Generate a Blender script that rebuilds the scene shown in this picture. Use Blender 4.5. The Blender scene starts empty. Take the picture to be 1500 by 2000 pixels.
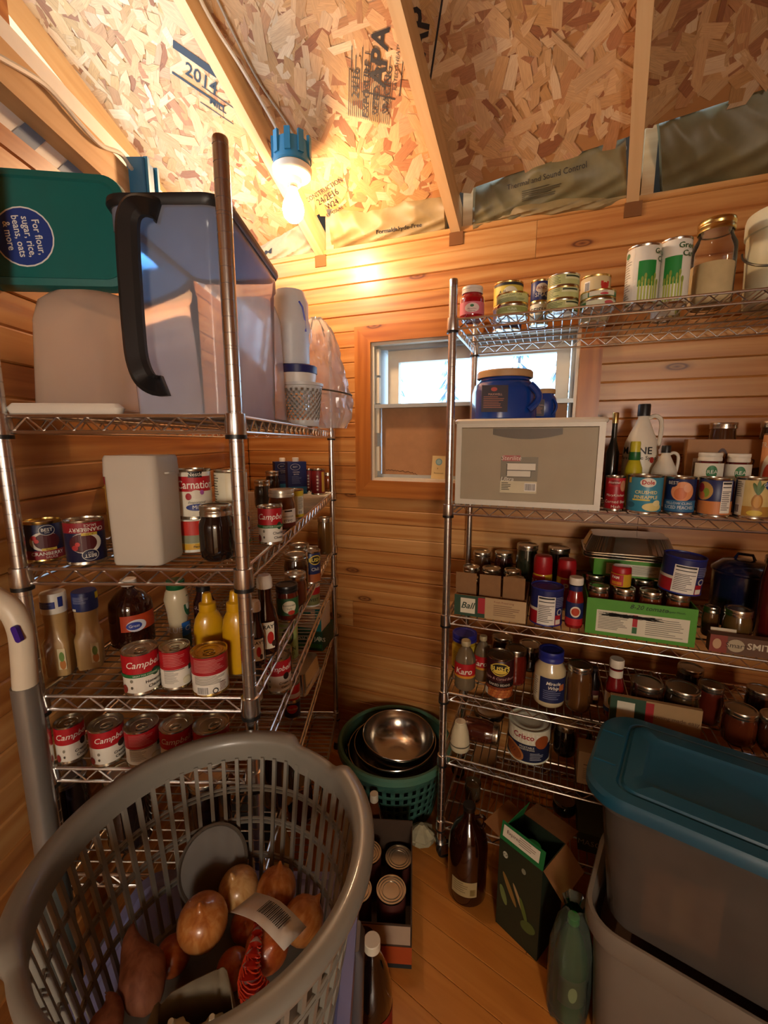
import bpy, bmesh, math, random
from mathutils import Vector, Matrix
random.seed(7)
R = math.radians
SC = bpy.context.scene
COL = SC.collection

# ------------------------------------------------------------------ camera
F = 850.0; CAMH = 1.535                      # focal length in pixels of a 1500 wide frame, lens height
PITCH = math.atan(139 / 850.0); YAW = math.atan(13 / (F / math.cos(PITCH)))
cam = bpy.data.cameras.new('camera'); cam.sensor_fit = 'HORIZONTAL'; cam.sensor_width = 36.0
cam.lens = F / 1500 * 36; cam.clip_start = 0.02; cam.clip_end = 200
camo = bpy.data.objects.new('camera', cam); COL.objects.link(camo)
camo.location = (0, 0, CAMH); camo.rotation_euler = (math.pi / 2 - PITCH, 0, YAW)
SC.camera = camo

# ------------------------------------------------------------------ world, exposure
wd = bpy.data.worlds.new('overcast_sky'); SC.world = wd; wd.use_nodes = True
wb = wd.node_tree.nodes['Background']; wb.inputs['Color'].default_value = (0.60, 0.80, 1.0, 1); wb.inputs['Strength'].default_value = 4.0
SC.view_settings.view_transform = 'Standard'; SC.view_settings.look = 'None'
SC.view_settings.exposure = 0.42; SC.view_settings.gamma = 1.0; SC.view_settings.use_curve_mapping = False
BULB_STRENGTH = 265.0; FILL_STRENGTH = 42.0
SC.cycles.use_denoising = True
SC.cycles.use_adaptive_sampling = True; SC.cycles.adaptive_threshold = .07
SC.cycles.max_bounces = 6; SC.cycles.diffuse_bounces = 3; SC.cycles.transparent_max_bounces = 16
SC.cycles.glossy_bounces = 3; SC.cycles.transmission_bounces = 4
SC.cycles.sample_clamp_indirect = 6.0
SC.cycles.caustics_reflective = False; SC.cycles.caustics_refractive = False

# ------------------------------------------------------------------ measuring helpers (place things on real planes)
cp, sp, cy, sy = math.cos(PITCH), math.sin(PITCH), math.cos(YAW), math.sin(YAW)
EYE = Vector((0, 0, CAMH))
def ray(x, y):
    a = x - 750; b = 1000 - y; fw = F * cp + b * sp; up = b * cp - F * sp
    return Vector((a * cy - fw * sy, a * sy + fw * cy, up))
def proj(p):
    d = Vector(p) - EYE
    a = d.x * cy + d.y * sy; fw = -d.x * sy + d.y * cy
    zc = fw * cp - d.z * sp; b = d.z * cp + fw * sp
    return 750 + F * a / zc, 1000 - F * b / zc, zc
def onp(x, y, p0, n):
    d = ray(x, y); n = Vector(n)
    return EYE + d * ((Vector(p0) - EYE).dot(n) / d.dot(n))
def onz(x, y, z): return onp(x, y, (0, 0, z), (0, 0, 1))
def ony(x, y, Y): return onp(x, y, (0, Y, 0), (0, 1, 0))
def onx(x, y, X): return onp(x, y, (X, 0, 0), (1, 0, 0))

# ------------------------------------------------------------------ materials
def lin(h):
    h = h.lstrip('#'); o = []
    for i in (0, 2, 4):
        c = int(h[i:i + 2], 16) / 255
        o.append(c / 12.92 if c <= .04045 else ((c + .055) / 1.055) ** 2.4)
    return (o[0], o[1], o[2], 1)
MATS = {}
def mat(col, rough=.45, metal=0., coat=0., spec=.5, noise=0., key=None):
    k = key or (col, rough, metal, coat, spec, noise)
    if k in MATS: return MATS[k]
    m = bpy.data.materials.new('mat_' + str(len(MATS))); m.use_nodes = True
    nt = m.node_tree; b = nt.nodes['Principled BSDF']
    b.inputs['Base Color'].default_value = lin(col); b.inputs['Roughness'].default_value = rough
    b.inputs['Metallic'].default_value = metal; b.inputs['Coat Weight'].default_value = coat
    b.inputs['Coat Roughness'].default_value = .06; b.inputs['Specular IOR Level'].default_value = spec
    # fine unevenness so that no surface is perfectly flat in colour
    tc = nt.nodes.new('ShaderNodeTexCoord'); nz = nt.nodes.new('ShaderNodeTexNoise'); nz.inputs['Scale'].default_value = 35
    nz.inputs['Detail'].default_value = 4; nt.links.new(tc.outputs['Object'], nz.inputs['Vector'])
    mx = nt.nodes.new('ShaderNodeMix'); mx.data_type = 'RGBA'; mx.blend_type = 'MULTIPLY'
    mx.inputs[0].default_value = max(noise, .12); mx.inputs[6].default_value = lin(col)
    nt.links.new(nz.outputs['Color'] if noise > .5 else nz.outputs['Fac'], mx.inputs[7]); nt.links.new(mx.outputs[2], b.inputs['Base Color'])
    MATS[k] = m
    return m
def nodes(m):
    m.use_nodes = True; nt = m.node_tree
    return nt, nt.nodes, nt.links, nt.nodes['Principled BSDF']
def ramp(nt, fac, stops):
    r = nt.nodes.new('ShaderNodeValToRGB'); e = r.color_ramp.elements
    e[0].position, e[0].color = stops[0][0], lin(stops[0][1]); e[1].position, e[1].color = stops[-1][0], lin(stops[-1][1])
    for p, c in stops[1:-1]:
        q = e.new(p); q.color = lin(c)
    nt.links.new(fac, r.inputs['Fac']); return r
def wood(name, stops, sc=(1.0, 12, 16), knots=True, rough=.38, knotcol='#5a2a12', vary=.35, coat=.25):
    m = bpy.data.materials.new(name); nt, N, L, b = nodes(m)
    tc = N.new('ShaderNodeTexCoord'); oi = N.new('ShaderNodeObjectInfo')
    mu = N.new('ShaderNodeVectorMath'); mu.operation = 'SCALE'; mu.inputs[0].default_value = (31, 17, 23); L.new(oi.outputs['Random'], mu.inputs['Scale'])
    ad = N.new('ShaderNodeVectorMath'); ad.operation = 'ADD'; L.new(tc.outputs['Object'], ad.inputs[0]); L.new(mu.outputs[0], ad.inputs[1])
    mp = N.new('ShaderNodeMapping'); mp.inputs['Scale'].default_value = sc; L.new(ad.outputs[0], mp.inputs['Vector'])
    n1 = N.new('ShaderNodeTexNoise'); n1.inputs['Scale'].default_value = 1.6; n1.inputs['Detail'].default_value = 5; n1.inputs['Distortion'].default_value = 1.1
    L.new(mp.outputs[0], n1.inputs['Vector'])
    wv = N.new('ShaderNodeTexWave'); wv.wave_type = 'BANDS'; wv.bands_direction = 'Z'; wv.inputs['Scale'].default_value = .5
    wv.inputs['Distortion'].default_value = 9; wv.inputs['Detail'].default_value = 3; wv.inputs['Detail Scale'].default_value = .6; L.new(mp.outputs[0], wv.inputs['Vector'])
    mixf = N.new('ShaderNodeMath'); mixf.operation = 'MULTIPLY_ADD'; mixf.inputs[1].default_value = .16; L.new(wv.outputs['Fac'], mixf.inputs[0])
    s2 = N.new('ShaderNodeMath'); s2.operation = 'MULTIPLY'; s2.inputs[1].default_value = .9; L.new(n1.outputs['Fac'], s2.inputs[0]); L.new(s2.outputs[0], mixf.inputs[2])
    rv = N.new('ShaderNodeMath'); rv.operation = 'MULTIPLY_ADD'; rv.inputs[1].default_value = vary; rv.inputs[2].default_value = -vary / 2; L.new(oi.outputs['Random'], rv.inputs[0])
    sm = N.new('ShaderNodeMath'); sm.operation = 'ADD'; L.new(mixf.outputs[0], sm.inputs[0]); L.new(rv.outputs[0], sm.inputs[1])
    rp = ramp(nt, sm.outputs[0], stops); out = rp.outputs['Color']
    if knots:
        mk = N.new('ShaderNodeMapping'); mk.inputs['Scale'].default_value = (1.15, .01, 3.4); L.new(ad.outputs[0], mk.inputs['Vector'])
        vo = N.new('ShaderNodeTexVoronoi'); vo.voronoi_dimensions = '2D'; vo.inputs['Scale'].default_value = 1.0; vo.inputs['Randomness'].default_value = 1
        sx = N.new('ShaderNodeSeparateXYZ'); L.new(mk.outputs[0], sx.inputs[0]); cb = N.new('ShaderNodeCombineXYZ'); L.new(sx.outputs['X'], cb.inputs['X']); L.new(sx.outputs['Z'], cb.inputs['Y'])
        L.new(cb.outputs[0], vo.inputs['Vector'])
        kr = ramp(nt, vo.outputs['Distance'], [(0, '#ffffff'), (.022, '#a0a0a0'), (.032, '#ffffff'), (.046, '#8a8a8a'), (.07, '#000000')])
        km = N.new('ShaderNodeMix'); km.data_type = 'RGBA'; L.new(kr.outputs['Color'], km.inputs[0]); L.new(out, km.inputs[6]); km.inputs[7].default_value = lin(knotcol)
        out = km.outputs[2]
    L.new(out, b.inputs['Base Color']); b.inputs['Roughness'].default_value = rough; b.inputs['Coat Weight'].default_value = coat; b.inputs['Coat Roughness'].default_value = .25
    bp = N.new('ShaderNodeBump'); bp.inputs['Strength'].default_value = .12; bp.inputs['Distance'].default_value = .002; L.new(sm.outputs[0], bp.inputs['Height']); L.new(bp.outputs[0], b.inputs['Normal'])
    return m
PINE = wood('pine_panelling', [(.15, '#935426'), (.4, '#b27238'), (.6, '#c48a4c'), (.85, '#d2a064')])
TRIMW = wood('pine_trim', [(.15, '#9c561e'), (.5, '#ba7432'), (.85, '#c98a46')])
STUD = wood('spruce_framing', [(.1, '#b98c56'), (.45, '#cda572'), (.85, '#dcb986')], rough=.7, coat=0, vary=.15)
LAMINATE = wood('laminate_floor', [(.1, '#9a5a1e'), (.5, '#b8742e'), (.9, '#cc8a40')], sc=(1.5, 14, 16), knots=False, rough=.3, vary=.25, coat=.3)
def seethrough(name, col, alpha, rough=.15, coat=.0, gloss=.12, trl=.4):
    """thin plastic or glass: part of the light passes straight, part is scattered, part mirrored"""
    m = bpy.data.materials.new(name); m.use_nodes = True; nt = m.node_tree; nt.nodes.clear()
    o = nt.nodes.new('ShaderNodeOutputMaterial'); tr = nt.nodes.new('ShaderNodeBsdfTransparent'); tr.inputs['Color'].default_value = lin(col)
    df = nt.nodes.new('ShaderNodeBsdfDiffuse'); df.inputs['Color'].default_value = lin(col)
    tl = nt.nodes.new('ShaderNodeBsdfTranslucent'); tl.inputs['Color'].default_value = lin(col)
    gl = nt.nodes.new('ShaderNodeBsdfGlossy'); gl.inputs['Roughness'].default_value = rough
    fr = nt.nodes.new('ShaderNodeLayerWeight'); fr.inputs['Blend'].default_value = gloss
    nz = nt.nodes.new('ShaderNodeTexNoise'); nz.inputs['Scale'].default_value = 9; tc = nt.nodes.new('ShaderNodeTexCoord'); nt.links.new(tc.outputs['Object'], nz.inputs['Vector'])
    ma = nt.nodes.new('ShaderNodeMath'); ma.operation = 'MULTIPLY_ADD'; ma.inputs[1].default_value = .16; ma.inputs[2].default_value = alpha - .08; nt.links.new(nz.outputs['Fac'], ma.inputs[0])
    m0 = nt.nodes.new('ShaderNodeMixShader'); m0.inputs[0].default_value = trl; nt.links.new(df.outputs[0], m0.inputs[1]); nt.links.new(tl.outputs[0], m0.inputs[2])
    m1 = nt.nodes.new('ShaderNodeMixShader'); nt.links.new(ma.outputs[0], m1.inputs[0]); nt.links.new(tr.outputs[0], m1.inputs[1]); nt.links.new(m0.outputs[0], m1.inputs[2])
    m2 = nt.nodes.new('ShaderNodeMixShader'); nt.links.new(fr.outputs['Fresnel'], m2.inputs[0]); nt.links.new(m1.outputs[0], m2.inputs[1]); nt.links.new(gl.outputs[0], m2.inputs[2])
    nt.links.new(m2.outputs[0], o.inputs['Surface']); return m
GLASS = seethrough('clear_glass', '#faf8f2', .05, rough=.03, gloss=.18)
PANE = seethrough('window_glass', '#f4faff', .04, rough=.02, gloss=.06)
CLEARP = seethrough('clear_plastic', '#eef3ff', .40, rough=.10, gloss=.14, trl=.6)
FROST = seethrough('frosted_plastic', '#f4eee2', .72, rough=.30, gloss=.10, trl=.7)
SMOKEP = seethrough('smoky_clear_plastic', '#efe5cc', .68, rough=.22, gloss=.12, trl=.4)
FILM = seethrough('thin_bag_film', '#f8fafc', .42, rough=.12, gloss=.25, trl=.6)
CHROME = mat('#dcdcda', .26, 1.0); CHROMED = mat('#b9b4a8', .28, 1.0)
TIN = mat('#c9c5b6', .25, 1.0); GOLD = mat('#d7bd76', .25, 1.0); STEEL = mat('#cfcac0', .18, 1.0)
BLACKP = mat('#141414', .4); WHITEP = mat('#ece8de', .4); CARD = mat('#a87a4c', .85, noise=.3)

# ------------------------------------------------------------------ mesh builder
class MB:
    def __init__(s): s.v = []; s.f = []; s.m = []; s.mats = []
    def mi(s, m):
        if m is None: m = WHITEP
        if m not in s.mats: s.mats.append(m)
        return s.mats.index(m)
    def add(s, vs, fs, m=None, X=None):
        o = len(s.v); i = s.mi(m) if m else 0
        s.v += [tuple(X @ Vector(v)) if X else tuple(v) for v in vs]
        for f in fs: s.f.append([o + k for k in f]); s.m.append(i)
        return s
    def box(s, a, b, m=None, X=None):
        x0, y0, z0 = a; x1, y1, z1 = b
        return s.add([(x0, y0, z0), (x1, y0, z0), (x1, y1, z0), (x0, y1, z0), (x0, y0, z1), (x1, y0, z1), (x1, y1, z1), (x0, y1, z1)],
                     [(3, 2, 1, 0), (4, 5, 6, 7), (0, 1, 5, 4), (1, 2, 6, 5), (2, 3, 7, 6), (3, 0, 4, 7)], m, X)
    def lathe(s, pr, n=28, m=None, X=None, sq=1.0):
        vs = []; fs = []; rows = []
        for r, z in pr:
            if r <= 1e-6: rows.append([len(vs)]); vs.append((0, 0, z))
            else:
                rows.append(list(range(len(vs), len(vs) + n)))
                vs += [(r * math.sin(2 * math.pi * k / n), -r * math.cos(2 * math.pi * k / n) * sq, z) for k in range(n)]
        for a, b in zip(rows, rows[1:]):
            for k in range(n):
                k2 = (k + 1) % n
                if len(a) == 1 and len(b) == 1: continue
                if len(a) == 1: fs.append((a[0], b[k2], b[k]))
                elif len(b) == 1: fs.append((a[k], a[k2], b[0]))
                else: fs.append((a[k], a[k2], b[k2], b[k]))
        return s.add(vs, fs, m, X)
    def tube(s, path, r, n=6, m=None, closed=False, caps=True, radii=None):
        P = [Vector(p) for p in path]; L = len(P); vs = []; fs = []
        prev = None
        for i, p in enumerate(P):
            if closed: t = P[(i + 1) % L] - P[i - 1]
            else: t = P[min(i + 1, L - 1)] - P[max(i - 1, 0)]
            t.normalize()
            if prev is None:
                a = Vector((0, 0, 1)) if abs(t.z) < .9 else Vector((1, 0, 0)); u = t.cross(a).normalized()
            else:
                u = (prev - t * prev.dot(t)); u = u.normalized() if u.length > 1e-6 else t.orthogonal().normalized()
            prev = u; w = t.cross(u); rr = radii[i] if radii else r
            vs += [p + (u * math.cos(2 * math.pi * k / n) + w * math.sin(2 * math.pi * k / n)) * rr for k in range(n)]
        for i in range(L if closed else L - 1):
            j = (i + 1) % L
            for k in range(n): fs.append((i * n + k, j * n + k, j * n + (k + 1) % n, i * n + (k + 1) % n))
        if caps and not closed: fs += [tuple(range(n)), tuple(reversed(range((L - 1) * n, L * n)))]
        return s.add(vs, fs, m)
    def loft(s, secs, m=None, n=6, cap0=True, cap1=True, X=None):
        """rounded rectangles (w, d, corner, z[, ox, oy]) skinned upward"""
        vs = []; N = 4 * n; fs = []
        for q in secs:
            w, d, c, z = q[:4]; ox, oy = (q[4], q[5]) if len(q) > 4 else (0, 0)
            c = min(c, w / 2 - 1e-5, d / 2 - 1e-5)
            for qd in range(4):
                cx = (w / 2 - c) * (1 if qd in (0, 3) else -1); cyy = (d / 2 - c) * (1 if qd in (0, 1) else -1)
                for k in range(n):
                    a = math.pi / 2 * (qd + k / (n - 1)); vs.append((ox + cx + c * math.cos(a), oy + cyy + c * math.sin(a), z))
        for i in range(len(secs) - 1):
            for k in range(N): fs.append((i * N + k, i * N + (k + 1) % N, (i + 1) * N + (k + 1) % N, (i + 1) * N + k))
        if cap0: fs.append(tuple(reversed(range(N))))
        if cap1: fs.append(tuple(range((len(secs) - 1) * N, len(secs) * N)))
        return s.add(vs, fs, m, X)
    def mesh(s, name, smooth=38):
        me = bpy.data.meshes.new(name); me.from_pydata(s.v, [], s.f)
        for m in s.mats: me.materials.append(m)
        if s.m and len(s.mats) > 1: me.polygons.foreach_set('material_index', s.m)
        if smooth:
            me.polygons.foreach_set('use_smooth', [True] * len(me.polygons)); me.set_sharp_from_angle(angle=R(smooth))
        me.update(); return me
    def build(s, name, parent=None, smooth=38, loc=None, rot=None):
        o = bpy.data.objects.new(name, s.mesh(name, smooth)); COL.objects.link(o)
        if parent: o.parent = parent
        if loc: o.location = loc
        if rot: o.rotation_euler = rot
        return o
def tag(o, label=None, cat=None, group=None, kind=None):
    if label: o['label'] = label
    if cat: o['category'] = cat
    if group: o['group'] = group
    if kind: o['kind'] = kind
    return o
def thing(name, label, cat, loc, rz=0., group=None, rot=None):
    o = bpy.data.objects.new(name, None); COL.objects.link(o); o.empty_display_size = .02
    o.location = loc; o.rotation_euler = rot or (0, 0, rz)
    return tag(o, label, cat, group)
def share(name, me, parent=None, loc=None, rot=None, M=None):
    o = bpy.data.objects.new(name, me); COL.objects.link(o)
    if parent: o.parent = parent
    if loc: o.location = loc
    if rot: o.rotation_euler = rot
    if M: o.matrix_local = M
    return o
def facing(p, turn=0.): return math.atan2(p[1], p[0]) - math.pi / 2 + R(turn)   # local -Y looks at the lens

# ------------------------------------------------------------------ print on things: shapes and lettering as thin raised geometry
TXT = {}
def text_geo(s, bold):
    if (s, bold) in TXT: return TXT[(s, bold)]
    cu = bpy.data.curves.new('lettering', 'FONT'); cu.body = s; cu.align_x = 'CENTER'; cu.align_y = 'CENTER'; cu.size = 1; cu.resolution_u = 2; cu.offset = bold
    o = bpy.data.objects.new('lettering', cu); me = bpy.data.meshes.new_from_object(o)
    g = ([tuple(v.co) for v in me.vertices], [tuple(p.vertices) for p in me.polygons])
    bpy.data.objects.remove(o); bpy.data.curves.remove(cu); bpy.data.meshes.remove(me); TXT[(s, bold)] = g
    return g
EPS = .00012
class Cyl:                                    # u in degrees from the front, v as share of the height
    def __init__(s, r, h, z=0., taper=0.): s.r, s.h, s.z, s.taper = r, h, z, taper
    def um(s, u): return R(u) * s.r
    def vm(s, v): return v * s.h
    def pt(s, a, b, l):
        th = a / s.r; rr = s.r + s.taper * b / s.h + l * EPS
        return (rr * math.sin(th), -rr * math.cos(th), s.z + b)
class Flat:                                   # u in percent of the width from the middle, v as share of the height
    def __init__(s, w, h, o=(0, 0, 0), ux=(1, 0, 0), uz=(0, 0, 1)):
        s.w, s.h = w, h; s.o = Vector(o); s.ux = Vector(ux).normalized(); s.uz = Vector(uz).normalized(); s.n = s.ux.cross(s.uz)
    def um(s, u): return u / 100 * s.w
    def vm(s, v): return v * s.h
    def pt(s, a, b, l): return tuple(s.o + s.ux * a + s.uz * b + s.n * l * EPS)
def decal(parent, mp, items, name='label'):
    a = MB(); t = MB(); lay = 2
    for it in items:
        k = it[0]; lay += 0 if (k == 'r' and len(it) > 6) else 1
        if k == 'r':
            _, u0, u1, v0, v1, c = it[:6]; m = mat(c, .5) if isinstance(c, str) else c
            nu = max(1, int(abs(u1 - u0) / 6)) if isinstance(mp, Cyl) else 1
            A, B = mp.um(u0), mp.um(u1); C0, D = mp.vm(v0), mp.vm(v1); vs = []; fs = []
            for i in range(nu + 1):
                x = A + (B - A) * i / nu; vs += [mp.pt(x, C0, lay), mp.pt(x, D, lay)]
            for i in range(nu): fs.append((2 * i, 2 * i + 2, 2 * i + 3, 2 * i + 1))
            a.add(vs, fs, m)
        elif k == 'e':
            _, u, v, ru, rv, c = it[:6]; m = mat(c, .5); rot = it[6] if len(it) > 6 else 0
            U, V, ru, rv = mp.um(u), mp.vm(v), mp.um(ru), mp.vm(rv); vs = []; fs = []; n = 12
            for i in range(n + 1):
                x = -math.cos(math.pi * i / n); y = math.sqrt(max(0, 1 - x * x))
                for sgn in (-1, 1):
                    X, Y = x * ru, sgn * y * rv; ca, sa = math.cos(R(rot)), math.sin(R(rot))
                    vs.append(mp.pt(U + X * ca - Y * sa, V + X * sa + Y * ca, lay))
            for i in range(n): fs.append((2 * i, 2 * i + 2, 2 * i + 3, 2 * i + 1))
            a.add(vs, fs, m)
        elif k == 't':
            _, u, v, size, st, c = it[:6]; o = it[6] if len(it) > 6 else {}
            vs, fs = text_geo(st, o.get('b', .0)); U, V = mp.um(u), mp.vm(v); sz = mp.vm(size); ca, sa = math.cos(R(o.get('rot', 0))), math.sin(R(o.get('rot', 0)))
            q = []
            for x, y, z in vs:
                x = (x * o.get('sx', 1.) + y * o.get('sh', 0.)) * sz; y = y * sz
                q.append(mp.pt(U + x * ca - y * sa, V + x * sa + y * ca, lay + 3))
            t.add(q, fs, mat(c, .5))
    p = None
    if a.f: p = a.build(name, parent, smooth=0); p['kind'] = 'stuff'
    if t.f: t.build('lettering', p or parent, smooth=0)['kind'] = 'stuff'
    return p
def lines(u0, u1, v0, v1, n, c, fill=.45, seed=1):
    rnd = random.Random(seed); o = []; p = (v1 - v0) / n
    for i in range(n): o.append(('r', u0, u0 + (u1 - u0) * rnd.uniform(.6, 1), v1 - p * (i + fill), v1 - p * i, c) + (('s',) if i else ()))
    return o
def bars(u0, u1, v0, v1, n, c='#111111', bg='#f4f0e6'):
    rnd = random.Random(n); o = [('r', u0, u1, v0, v1, bg)]; p = (u1 - u0) / n
    for i in range(1, n - 1): o.append(('r', u0 + p * i, u0 + p * (i + rnd.uniform(.3, .75)), v0 + (v1 - v0) * .12, v1 - (v1 - v0) * .1, c) + (('s',) if i > 1 else ()))
    return o
def facts(u0, u1, v0, v1, seed=3):
    w = (u1 - u0) * .06; hh = v1 - v0
    return [('r', u0, u1, v0, v1, '#f2eee2'), ('r', u0 + w, u1 - w, v1 - hh * .09, v1 - hh * .03, '#222222'), ('r', u0 + w, u1 - w, v1 - hh * .2, v1 - hh * .17, '#222222'),
            ('r', u0 + w, u1 - w, v1 - hh * .33, v1 - hh * .31, '#222222')] + lines(u0 + w, u1 - w, v0 + hh * .06, v1 - hh * .36, 9, '#55524c', .35, seed)

# ================================================================== the room
WD = -ray(-1500, 861); WD.z = 0; WD.normalize()              # along the back wall, to the right
ND = Vector((-WD.y, WD.x, 0))                                # through the back wall, away from the room
WANG = math.atan2(WD.y, WD.x)
RP0 = ony(875, 1020, 1.40); RP0.z = 0                        # right shelving: front left post
WP = RP0 + ND * (.41 + .045)                                 # a point of the back wall's face
LWX = -.72; TOPZ = 2.36; LTOP = 2.117
CORNER = WP + WD * ((LWX - WP.x) / WD.x)
WR = WP + WD * 2.1                                           # right end of the back wall
REAR = -1.25
PITCHB = .131; SEAM = .895 - PITCHB * 7

def board_mesh(L, h=PITCHB, top=True):
    g = .0035; pr = [(.0045, .0004), (0, g), (0, h / 2 - .004), (.003, h / 2), (0, h / 2 + .004), (0, h - g), (.0045, h - .0004), (.017, h - .0004), (.017, .0004)]
    if h < .08: pr = [(.0045, .0004), (0, g), (0, h - g), (.0045, h - .0004), (.017, h - .0004), (.017, .0004)]
    b = MB(); n = len(pr); b.add([(0, y, z) for y, z in pr] + [(L, y, z) for y, z in pr],
        [(i, (i + 1) % n, n + (i + 1) % n, n + i) for i in range(n)] + [tuple(reversed(range(n))), tuple(range(n, 2 * n))], PINE)
    return b.mesh('board', 0)
# --- back wall: sheathing with the window opening, then board by board
tC = (CORNER - WP).dot(WD); HT0, HT1, HZ0, HZ1 = -.455, .380, 1.358, 1.954
wall = MB(); SH = mat('#8a6a44', .9)
for a, b in (((tC - .1, .018, 0), (HT0, .14, TOPZ - .02)), ((HT1, .018, 0), (2.1, .14, TOPZ - .02)), ((HT0, .018, 0), (HT1, .14, HZ0)), ((HT0, .018, HZ1), (HT1, .14, TOPZ - .02))): wall.box(a, b, SH)
WB = tag(wall.build('wall_back', smooth=0, loc=WP.xyz, rot=(0, 0, WANG)), kind='structure'); WB.location.z = 0
def boards(parent, t0, t1, z, h, cuts=()):
    e = [t0] + list(cuts) + [t1]
    for a, b in zip(e, e[1:]): share('board', board_mesh(b - a - .0012, h), parent, (a, 0, z))
z = SEAM; i = 0; rnd = random.Random(3)
cutmap = {17: (.205,), 9: (.62,), 5: (-.56,), 14: (.9,), 3: (.4,)}
while z < TOPZ - .02:
    z0 = max(z, 0.001); h = min(z + PITCHB, TOPZ) - z0
    if h > .02:
        if 1.28 < z < 1.93:
            boards(WB, tC + .002, HT0 - .035, z0, h); boards(WB, HT1 + .035, 2.1, z0, h)
        else: boards(WB, tC + .002, 2.1, z0, h, cutmap.get(i, ()))
    z += PITCHB; i += 1
# --- window
WI = tag(bpy.data.objects.new('window_1', None), kind='structure'); COL.objects.link(WI); WI.location = (WP.x, WP.y, 0); WI.rotation_euler = (0, 0, WANG)
def mitre(name, pts, m=TRIMW, y0=-.018, y1=.001, par=WI):
    o = Vector((pts[0][0], 0, pts[0][1])); n = len(pts); b = MB()
    b.add([(x, y0, z) for x, z in pts] + [(x, y1, z) for x, z in pts], [tuple(range(n)), tuple(reversed(range(n, 2 * n)))] + [(i, n + i, n + (i + 1) % n, (i + 1) % n) for i in range(n)], m)
    return b.build(name, par, 0)
O0, O1, OZ0, OZ1 = -.530, .4546, 1.284, 2.022
mitre('head_casing', [(O0, OZ1), (HT0, HZ1), (HT1, HZ1), (O1, OZ1)]); mitre('sill_casing', [(O0, OZ0), (O1, OZ0), (HT1, HZ0), (HT0, HZ0)])
b = MB(); 
for nm, p in (('side_casing', [(O0, OZ0), (HT0, HZ0), (HT0, HZ1), (O0, OZ1)]), ('side_casing', [(O1, OZ0), (O1, OZ1), (HT1, HZ1), (HT1, HZ0)])):
    # boards stand upright: grain runs along local x, so the piece is built lying and turned
    w_ = max(q[0] for q in p) - min(q[0] for q in p); q = [(zz, -(xx)) for xx, zz in p]
    o = mitre(nm, q); o.rotation_euler = (0, -math.pi / 2, 0)
WFR = mat('#ebe4d0', .45); WFG = mat('#aeb3b4', .5)
def frame4(name, t0, t1, z0, z1, w, y0, y1, m, par=WI):
    b = MB(); b.box((t0, y0, z1 - w), (t1, y1, z1), m).box((t0, y0, z0), (t1, y1, z0 + w), m).box((t0, y0, z0 + w), (t0 + w, y1, z1 - w), m).box((t1 - w, y0, z0 + w), (t1, y1, z1 - w), m)
    return b.build(name, par, 0)
frame4('jamb', HT0, HT1, HZ0, HZ1, .012, -.004, .15, WFR)
frame4('outer_track', HT0 + .012, HT1 - .012, HZ0 + .012, HZ1 - .012, .014, .035, .15, WFG)
SB = 1.690
frame4('upper_sash', HT0 + .05, HT1 - .03, SB - .055, HZ1 - .026, .050, .07, .105, WFR)
b = MB(); b.box((HT0 + .098, .085, SB - .01), (HT1 - .078, .09, HZ1 - .072), PANE); b.build('glass_pane', WI, 0)
b = MB(); b.box((HT0 + .012, .0, SB - .012), (HT1 - .012, .07, SB + .004), mat('#b9c2c4', .35, .3)); b.build('meeting_rail', WI, 0)
b = MB()
for dz in (1.40, 1.57, 1.70, 1.82): b.box((HT0 + .014, .012, dz), (HT0 + .030, .034, dz + .11), WFR)
b.build('sash_stop', WI, 0)
cb = MB(); cb.box((HT0 + .030, .045, HZ0 + .012), (HT1 - .03, .052, SB - .012), mat('#b98a62', .9, noise=.25)); 
CBO = cb.build('cardboard_sheet', smooth=0, loc=(WP.x, WP.y, 0), rot=(0, 0, WANG)); tag(CBO, 'flat brown cardboard sheet blocking the lower half of the window', 'cardboard')
b = MB(); zz = [(HT0 + .05 + .19 * k / 30, 1.405 - .03 * (k / 30) ** 2 + random.uniform(-.004, .004)) for k in range(31)]
b.tube([(x, .0445, z) for x, z in zz], .0012, 4, mat('#5a3a20', .9)); b.build('water_stain', CBO, 0)
tg = onp(855, 934, WP + ND * .03, ND); tagc = thing('paper_tag', 'small cream cardboard tag with round blue logo on the window sill', 'tag', (tg.x, tg.y, HZ0 + .0125), WANG)
b = MB(); b.loft([(.062, .002, .0009, 0), (.062, .002, .0009, .1)], mat('#e6cf98', .8)); o = b.build('card', tagc, rot=(-.12, 0.03, 0))
decal(o, Flat(.062, .1, (0, -.0012, 0)), [('e', 0, .74, 24, .15, '#7fb0c0'), ('e', 0, .74, 17, .105, '#a8cdd2'), ('e', -6, .45, 3, .03, '#8a7a50'), ('t', 4, .25, .09, 'Rosemount', '#4a4030')])
# --- left wall
lw = MB(); lw.box((REAR - .1, .018, 0), (2.25, .14, LTOP), SH)
WL = tag(lw.build('wall_left', smooth=0, loc=(LWX, 0, 0), rot=(0, 0, math.pi / 2)), kind='structure')
z = SEAM
while z < LTOP - .02:
    z0 = max(z, .001); h = min(z + PITCHB, LTOP) - z0
    if h > .02: boards(WL, .2, CORNER.y - .004, z0, h); share('board', board_mesh(1.4, h), WL, (-1.21, 0, z0))
    z += PITCHB
b = MB(); b.box((REAR, .03, LTOP - .01), (2.3, .036, 2.34), mat('#e9e9e4', .6)); wr = tag(b.build('trim_1', smooth=0, loc=(LWX, 0, 0), rot=(0, 0, math.pi / 2)), 'white house wrap with slanting blue stripes above the left wall boards', kind='structure')
b = MB()
for k in range(26): 
    x = -1.1 + k * .12; b.add([(x, .0285, LTOP), (x + .055, .0285, LTOP), (x + .13, .0285, 2.2), (x + .075, .0285, 2.2)], [(0, 1, 2, 3)], mat('#6d87a8', .6))
b.build('blue_stripe', wr, 0)
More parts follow.
